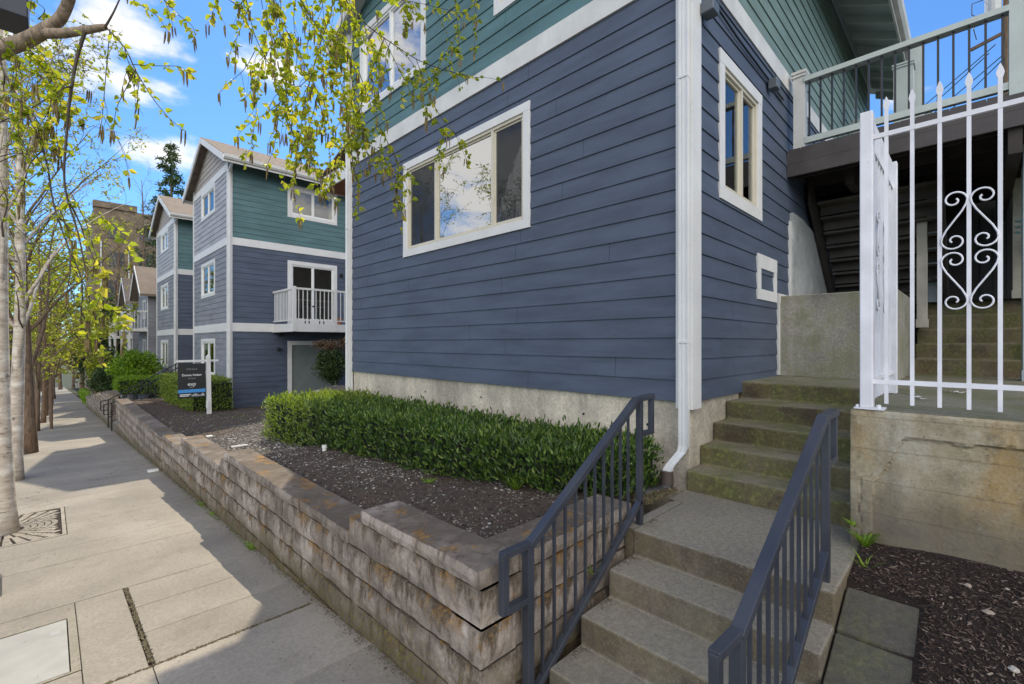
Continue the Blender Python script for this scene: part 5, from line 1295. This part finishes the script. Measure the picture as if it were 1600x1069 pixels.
# --- hedges and shrubs
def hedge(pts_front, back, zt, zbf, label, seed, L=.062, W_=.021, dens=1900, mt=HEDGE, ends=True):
    """front outline [(x,y)...] ordered by y, back x; top at zt"""
    r = random.Random(seed); Lf = MB(); core = MB(); st_ = MB()
    fx = lambda y: lerp([(p[1], p[0]) for p in pts_front], y); y0 = pts_front[0][1]; y1 = pts_front[-1][1]
    wob = lambda a, b: .06*nn(a, b, seed, 2.0)+.05*nn(a, b, seed, 5.5)
    def put(p, nrm, l):
        d = (nrm*.55+Vector((0,0,.75))+rv(r)*.75).normalized(); leaf6(Lf, p+nrm*(r.uniform(-.07,.02) if r.random() < .93 else r.uniform(.02,.08)), d, nrm+rv(r)*.7, l, W_*r.uniform(.8,1.3))
    A_f = (y1-y0)*(zt-zbf(fx(y0), y0)); 
    for _ in range(int(A_f*dens)):
        y = r.uniform(y0, y1); x = fx(y); zb = zbf(x, y); z = r.uniform(zb+.01, zt); x2 = x+wob(y, z)-.02+.06*max(0, (z-zt+.1)*4)**2
        put(Vector((x2, y, z+wob(y,3))), Vector((-1,0,.15)), L*r.uniform(.6,1.25))
    A_t = sum(.5*((back-a[0])+(back-b[0]))*(b[1]-a[1]) for a, b in zip(pts_front, pts_front[1:]))
    for _ in range(int(A_t*dens)):
        y = r.uniform(y0, y1); x = r.uniform(fx(y), back); put(Vector((x, y, zt+wob(x*1.2, y)+.02*r.random())), Vector((0,0,1)), L*r.uniform(.6,1.3))
    for ye, s in ((y0,-1),(y1,1)):
        for _ in range(int((back-fx(ye))*(zt-zbf(back, ye))*dens)):
            x = r.uniform(fx(ye), back); z = r.uniform(zbf(x, ye), zt); put(Vector((x, ye+s*(.02+wob(x,z)), z)), Vector((0,s,.15)), L*r.uniform(.6,1.25))
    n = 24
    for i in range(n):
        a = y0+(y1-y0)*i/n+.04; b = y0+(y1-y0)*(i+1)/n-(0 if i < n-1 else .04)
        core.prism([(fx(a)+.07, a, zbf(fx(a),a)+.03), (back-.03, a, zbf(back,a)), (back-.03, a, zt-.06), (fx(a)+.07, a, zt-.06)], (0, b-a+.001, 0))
    h = thing('hedge', label, 'hedge', ((pts_front[0][0]+back)/2, (y0+y1)/2, zbf(back, (y0+y1)/2)))
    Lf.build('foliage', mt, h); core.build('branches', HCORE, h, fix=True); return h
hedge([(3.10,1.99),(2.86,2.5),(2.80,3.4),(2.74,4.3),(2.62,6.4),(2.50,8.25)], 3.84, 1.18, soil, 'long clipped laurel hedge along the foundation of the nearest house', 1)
hedge([(2.80,15.6),(2.80,20.6)], 3.86, .97, soil, 'clipped box hedge in front of the second house behind the for sale sign', 2, .055, .03, 900)
hedge([(1.9,24.2),(1.9,25.6)], 3.6, .62, soil, 'low pale clipped hedge above the far block wall', 3, .07, .04, 500, BOX)
def shrub(c, rad, n, L, mt, label, seed, name='shrub', stems=True, kind=None, cat='shrub'):
    r = random.Random(seed); t = thing(name, label, cat, (c[0], c[1], c[2]-rad[2])); Lf = MB(); W = MB(); c = Vector(c)
    cl = [Vector((rv(r)[i]*0 for i in range(3))) for _ in range(0)]
    cl = []
    for _ in range(14): v = rv(r); cl.append((Vector((v.x*rad[0]*.62, v.y*rad[1]*.62, v.z*rad[2]*.62)), r.uniform(.35,.55)))
    for _ in range(n):
        o_, s = r.choice(cl); v = rv(r)*(r.random()**.35)
        p = c+o_+Vector((v.x*rad[0]*s, v.y*rad[1]*s, v.z*rad[2]*s)); l = L*r.uniform(.6,1.3); leaf4(Lf, p, rv(r)+Vector((0,0,.3)), rv(r)+Vector((0,0,.5)), l, l*.55)
    for k in range(9):
        o_, s = cl[k]; b = Vector((c.x+r.uniform(-.1,.1), c.y+r.uniform(-.1,.1), c.z-rad[2])); W.tube([b, b.lerp(c+o_, .5)+rv(r)*.05, c+o_], [.018,.012,.005], 5, False)
    Lf.build('foliage', mt, t); W.build('stems', TWIG, t); return t
shrub((2.75,27,1.0), (.95,1.1,.78), 5200, .13, BOX, 'rounded bright yellow green shrub above the far block wall', 11)
shrub((2.1,31.5,.15), (.85,1.2,.85), 4200, .11, DKG, 'dark round bush beside the far sidewalk', 12)
shrub((3.3,28.3,.9), (.55,.6,.5), 1600, .10, REDL, 'small red brown shrub beside the bright green shrub', 13)
shrub((5.0,38.5,3.2), (1.0,1.4,2.8), 3000, .2, DKG, 'tall dark evergreen shrub in front of the white balconies', 14)
shrub((3.0,47.5,2.2), (2.4,2.0,3.6), 6500, .26, DKG, 'large dark green tree beneath the brown building', 15, 'evergreen_tree', cat='tree')
shrub((2.6,36,.6), (.9,1.5,1.3), 3600, .15, DKG, 'dark evergreen bush in front of the fourth house', 16)
shrub((2.5,42,.4), (.9,1.8,1.5), 3600, .17, LEAFF, 'yellow green bush near the end of the far block wall', 17)
shrub((1.75,43,-1.6), (.3,6,.35), 2600, .13, BOX, 'bright green ground cover strip along the far sidewalk', 18, 'ground_cover', cat='ground cover')
shrub((6.05,13.6,1.45), (.62,.45,.62), 4200, .07, DKG, 'dark leafy bush in front of the ground floor door of the second house', 19)
shrub((6.1,13.6,2.05), (.66,.4,.24), 1200, .06, REDL, 'reddish bare topped twiggy shrub over the ground floor door', 20)
shrub((6.75,13.3,1.3), (.42,.4,.42), 2600, .065, BOX, 'bright sunlit green shrub by the far corner of the nearest house', 22)

# --- ground litter, gravel and weeds
def stone(mb, p, s, r):
    b = len(mb.v); sx, sy, sz = [r.uniform(.65,1.25)*s for _ in range(3)]; sz *= .6; a = r.uniform(0,3.14)
    n = 6 if s > .014 else 5
    for k, (rr_, h_) in enumerate(((.85,-.3),(1,.25),(.55,.8))):
        for i in range(n):
            g = a+6.283*i/n+k*.4; q = r.uniform(.85,1.15)
            mb.v.append((p[0]+sx*rr_*q*math.cos(g), p[1]+sy*rr_*q*math.sin(g), p[2]+sz*h_))
    for k in range(2):
        for i in range(n): mb.f.append((b+k*n+i, b+k*n+(i+1) % n, b+(k+1)*n+(i+1) % n, b+(k+1)*n+i))
    mb.f.append(tuple(b+2*n+i for i in range(n)))
r = random.Random(77); m = MB()
for _ in range(38000):
    y = 2.02+r.random()**1.1*12.5; x = r.uniform(1.8, 3.1)
    if y > 9.5: x = r.uniform(1.8, 4.2)
    dens = .30 if y < 3.4 else (.6 if y < 5 else 1.0)
    if y > 11 or (y > 10.2 and x < 2.6): dens = .12
    dens *= .35+1.1*max(0, min(1, .5+nn(x, y, 2, 2.2)*2.2)) if y < 6.5 else 1
    if r.random() > dens: continue
    s = r.choice((.003,.003,.004,.004,.005,.006,.008,.012))*(1 if y < 7 else 1.5); stone(m, (x, y, soil(x, y)+s*.25), s, r)
tag(m.build('gravel', GRAVM), 'loose grey and pale gravel scattered over the soil beside the hedge', 'gravel', kind='stuff')
def chip(mb, p, l, w, r):
    a = r.uniform(0,3.14); t = r.uniform(-.5,.5); d = Vector((math.cos(a), math.sin(a), t)).normalized()*l; s = Vector((-math.sin(a), math.cos(a), r.uniform(-.4,.4))).normalized()*w; n = d.cross(s).normalized()*w*.3
    b = len(mb.v); p = Vector(p)
    for q in (-d-s*.6, d-s, d*.8+s, -d+s*.8): mb.v.append(tuple(p+q+n))
    for q in (-d-s*.6, d-s, d*.8+s, -d+s*.8): mb.v.append(tuple(p+q-n))
    mb.f += [(b,b+1,b+2,b+3),(b+7,b+6,b+5,b+4),(b,b+4,b+5,b+1),(b+1,b+5,b+6,b+2),(b+2,b+6,b+7,b+3),(b+3,b+7,b+4,b)]
m = MB()
for _ in range(24000):
    x = 3.61-r.random()**.8*1.5; y = .49-r.random()**.9*1.9
    if x < 3.11 and .185 < y: continue
    chip(m, (x, y, bed(x, y)+r.uniform(0,.012)), r.uniform(.003,.013)*(1 if r.random() < .9 else 1.7), r.uniform(.0012,.0042), r)
tag(m.build('bark_chips', CHIPM), 'dark shredded bark mulch spread below the stained concrete wall', 'bark mulch', kind='stuff')
m = MB()
for _ in range(9000):
    y = 2.0+r.random()*18; x = r.uniform(1.8, 3.7)
    if x > 2.9 and y < 8.3: continue
    chip(m, (x, y, soil(x, y)+.004), r.uniform(.005,.02), r.uniform(.003,.007), r)
tag(m.build('soil_crumbs', CHIPM), 'dark bark crumbs over the garden bed', 'bark mulch', kind='stuff')
m = MB()
for (x, y, s) in ((3.35,.02,.035),(3.15,-.05,.04),(3.42,-.3,.028),(3.2,.08,.022),(2.98,-.25,.05),(2.86,-.12,.045),(3.4,-.12,.02)): stone(m, (x, y, bed(x,y)+.008), s*.5, r)
tag(m.build('pale_stones', isl('pale stone', [(0,(.24,.17,.12)),(.6,(.36,.29,.23)),(1,(.55,.52,.47))])), 'few pale pebbles lying on the dark bark mulch', 'stones', kind='stuff')
m = MB()   # debris on the sidewalk and at the foot of the wall
for _ in range(5200):
    y = 1.8+r.random()**1.2*22; x = 1.505-abs(r.gauss(0,.028)); s = r.uniform(.0015,.006); chip(m, (x, y, gz(y)+.003+max(0,(x-1.44))*.25), s, s*.6, r)
for _ in range(420):
    y = 2.5+r.random()**1.5*18; x = r.uniform(-1.0,1.45); s = r.uniform(.002,.006); chip(m, (x, y, gz(y)+.004), s*1.2, s*.4, r)
for _ in range(420):
    t = r.random(); x = .462+r.gauss(0,.008); y = 3.75+t*1.45; chip(m, (x, y, gz(y)+.001), .006, .004, r)
for _ in range(500):
    t = r.random(); x = .2+t*1.25; y = 3.70+r.gauss(0,.007); chip(m, (x, y, gz(y)+.001), .006, .004, r)
for _ in range(330):
    k = r.randrange(4); r.random(); x = [1.94,2.23,2.53,2.83][k]+.27*r.random()**.3; z = [.31,.48,.65,.82][k]; y = r.uniform(.52,1.64) if r.random() < .3 else 1.64-abs(r.gauss(0,.03)); chip(m, (x, y, z+.003), r.uniform(.002,.005), .002, r)
for _ in range(260):
    x = r.uniform(3.25,3.75); y = 1.78+abs(r.gauss(0,.07)); chip(m, (x, y, .85+r.uniform(0,.02)), r.uniform(.01,.025), .012, r)
tag(m.build('leaf_litter', DEBM), 'small dry leaf crumbs and moss along the joints and wall foot', 'leaf litter', kind='stuff')
def tuft(mb, p, n, h_, sp, r, w=.0035):
    for _ in range(n):
        a = r.uniform(0,6.28); d = Vector((math.cos(a)*sp, math.sin(a)*sp, 1)).normalized(); l = h_*r.uniform(.5,1.2); q = Vector(p)+Vector((math.cos(a), math.sin(a), 0))*r.uniform(0,sp*.03); s = d.cross(Vector((0,0,1))).normalized()*w; b = len(mb.v)
        m1 = q+d*l*.55; e = q+d*l*.9+Vector((math.cos(a), math.sin(a), -.2))*l*.3
        mb.v += [tuple(q-s), tuple(q+s), tuple(m1+s*.8), tuple(m1-s*.8), tuple(e)]; mb.f += [(b,b+1,b+2,b+3),(b+3,b+2,b+4)]
for i, (p, n_, h_, sp, lab) in enumerate(((( 3.56,.475,.845), 90, .12, .7, 'bright grass tuft at the foot of the stained wall corner'), ((2.60,3.75,soil(2.6,3.75)), 40, .07, 1.6, 'small pale weed in the bare soil before the hedge'),
        ((2.80,2.75,soil(2.8,2.75)), 60, .24, .9, 'long bladed grass weed growing out of the hedge'), ((3.32,.44,bed(3.32,.44)), 14, .09, .9, 'few thin grass blades beside the landing edge'),
        ((2.68,-.02,bed(2.68,-.02)), 18, .035, 1.6, 'tiny yellow green weed in the bark mulch'), ((3.45,.515,.99), 26, .05, 1.2, 'green weed in the crack of the wall corner'), ((2.4,1.70,.66), 16, .05, 1.4, 'tiny weed between the handrail and the block wall'))):
    m = MB(); tuft(m, p, n_, h_, sp, r); tag(m.build('grass_tuft' if i in (0,3) else 'weed', BOX), lab, 'weed')
m = MB()
for _ in range(90):
    y = 4+r.random()*12; tuft(m, (1.49+r.uniform(-.03,.01), y, gz(y)+.01), 5, .03, 1.3, r, .002)
for _ in range(30): y = r.choice((7.6,6.9,5.3))+r.gauss(0,.1); tuft(m, (1.48, y, gz(y)+.01), 9, .045, 1.2, r, .003)
for _ in range(140): x = r.uniform(1.9,3.6); y = r.uniform(10.5,15.2); tuft(m, (x, y, soil(x,y)), 4, .04, 1.5, r, .004)
tag(m.build('weeds', BOX), 'tiny green weeds along the foot of the block wall and in the bed', 'weeds', kind='stuff')
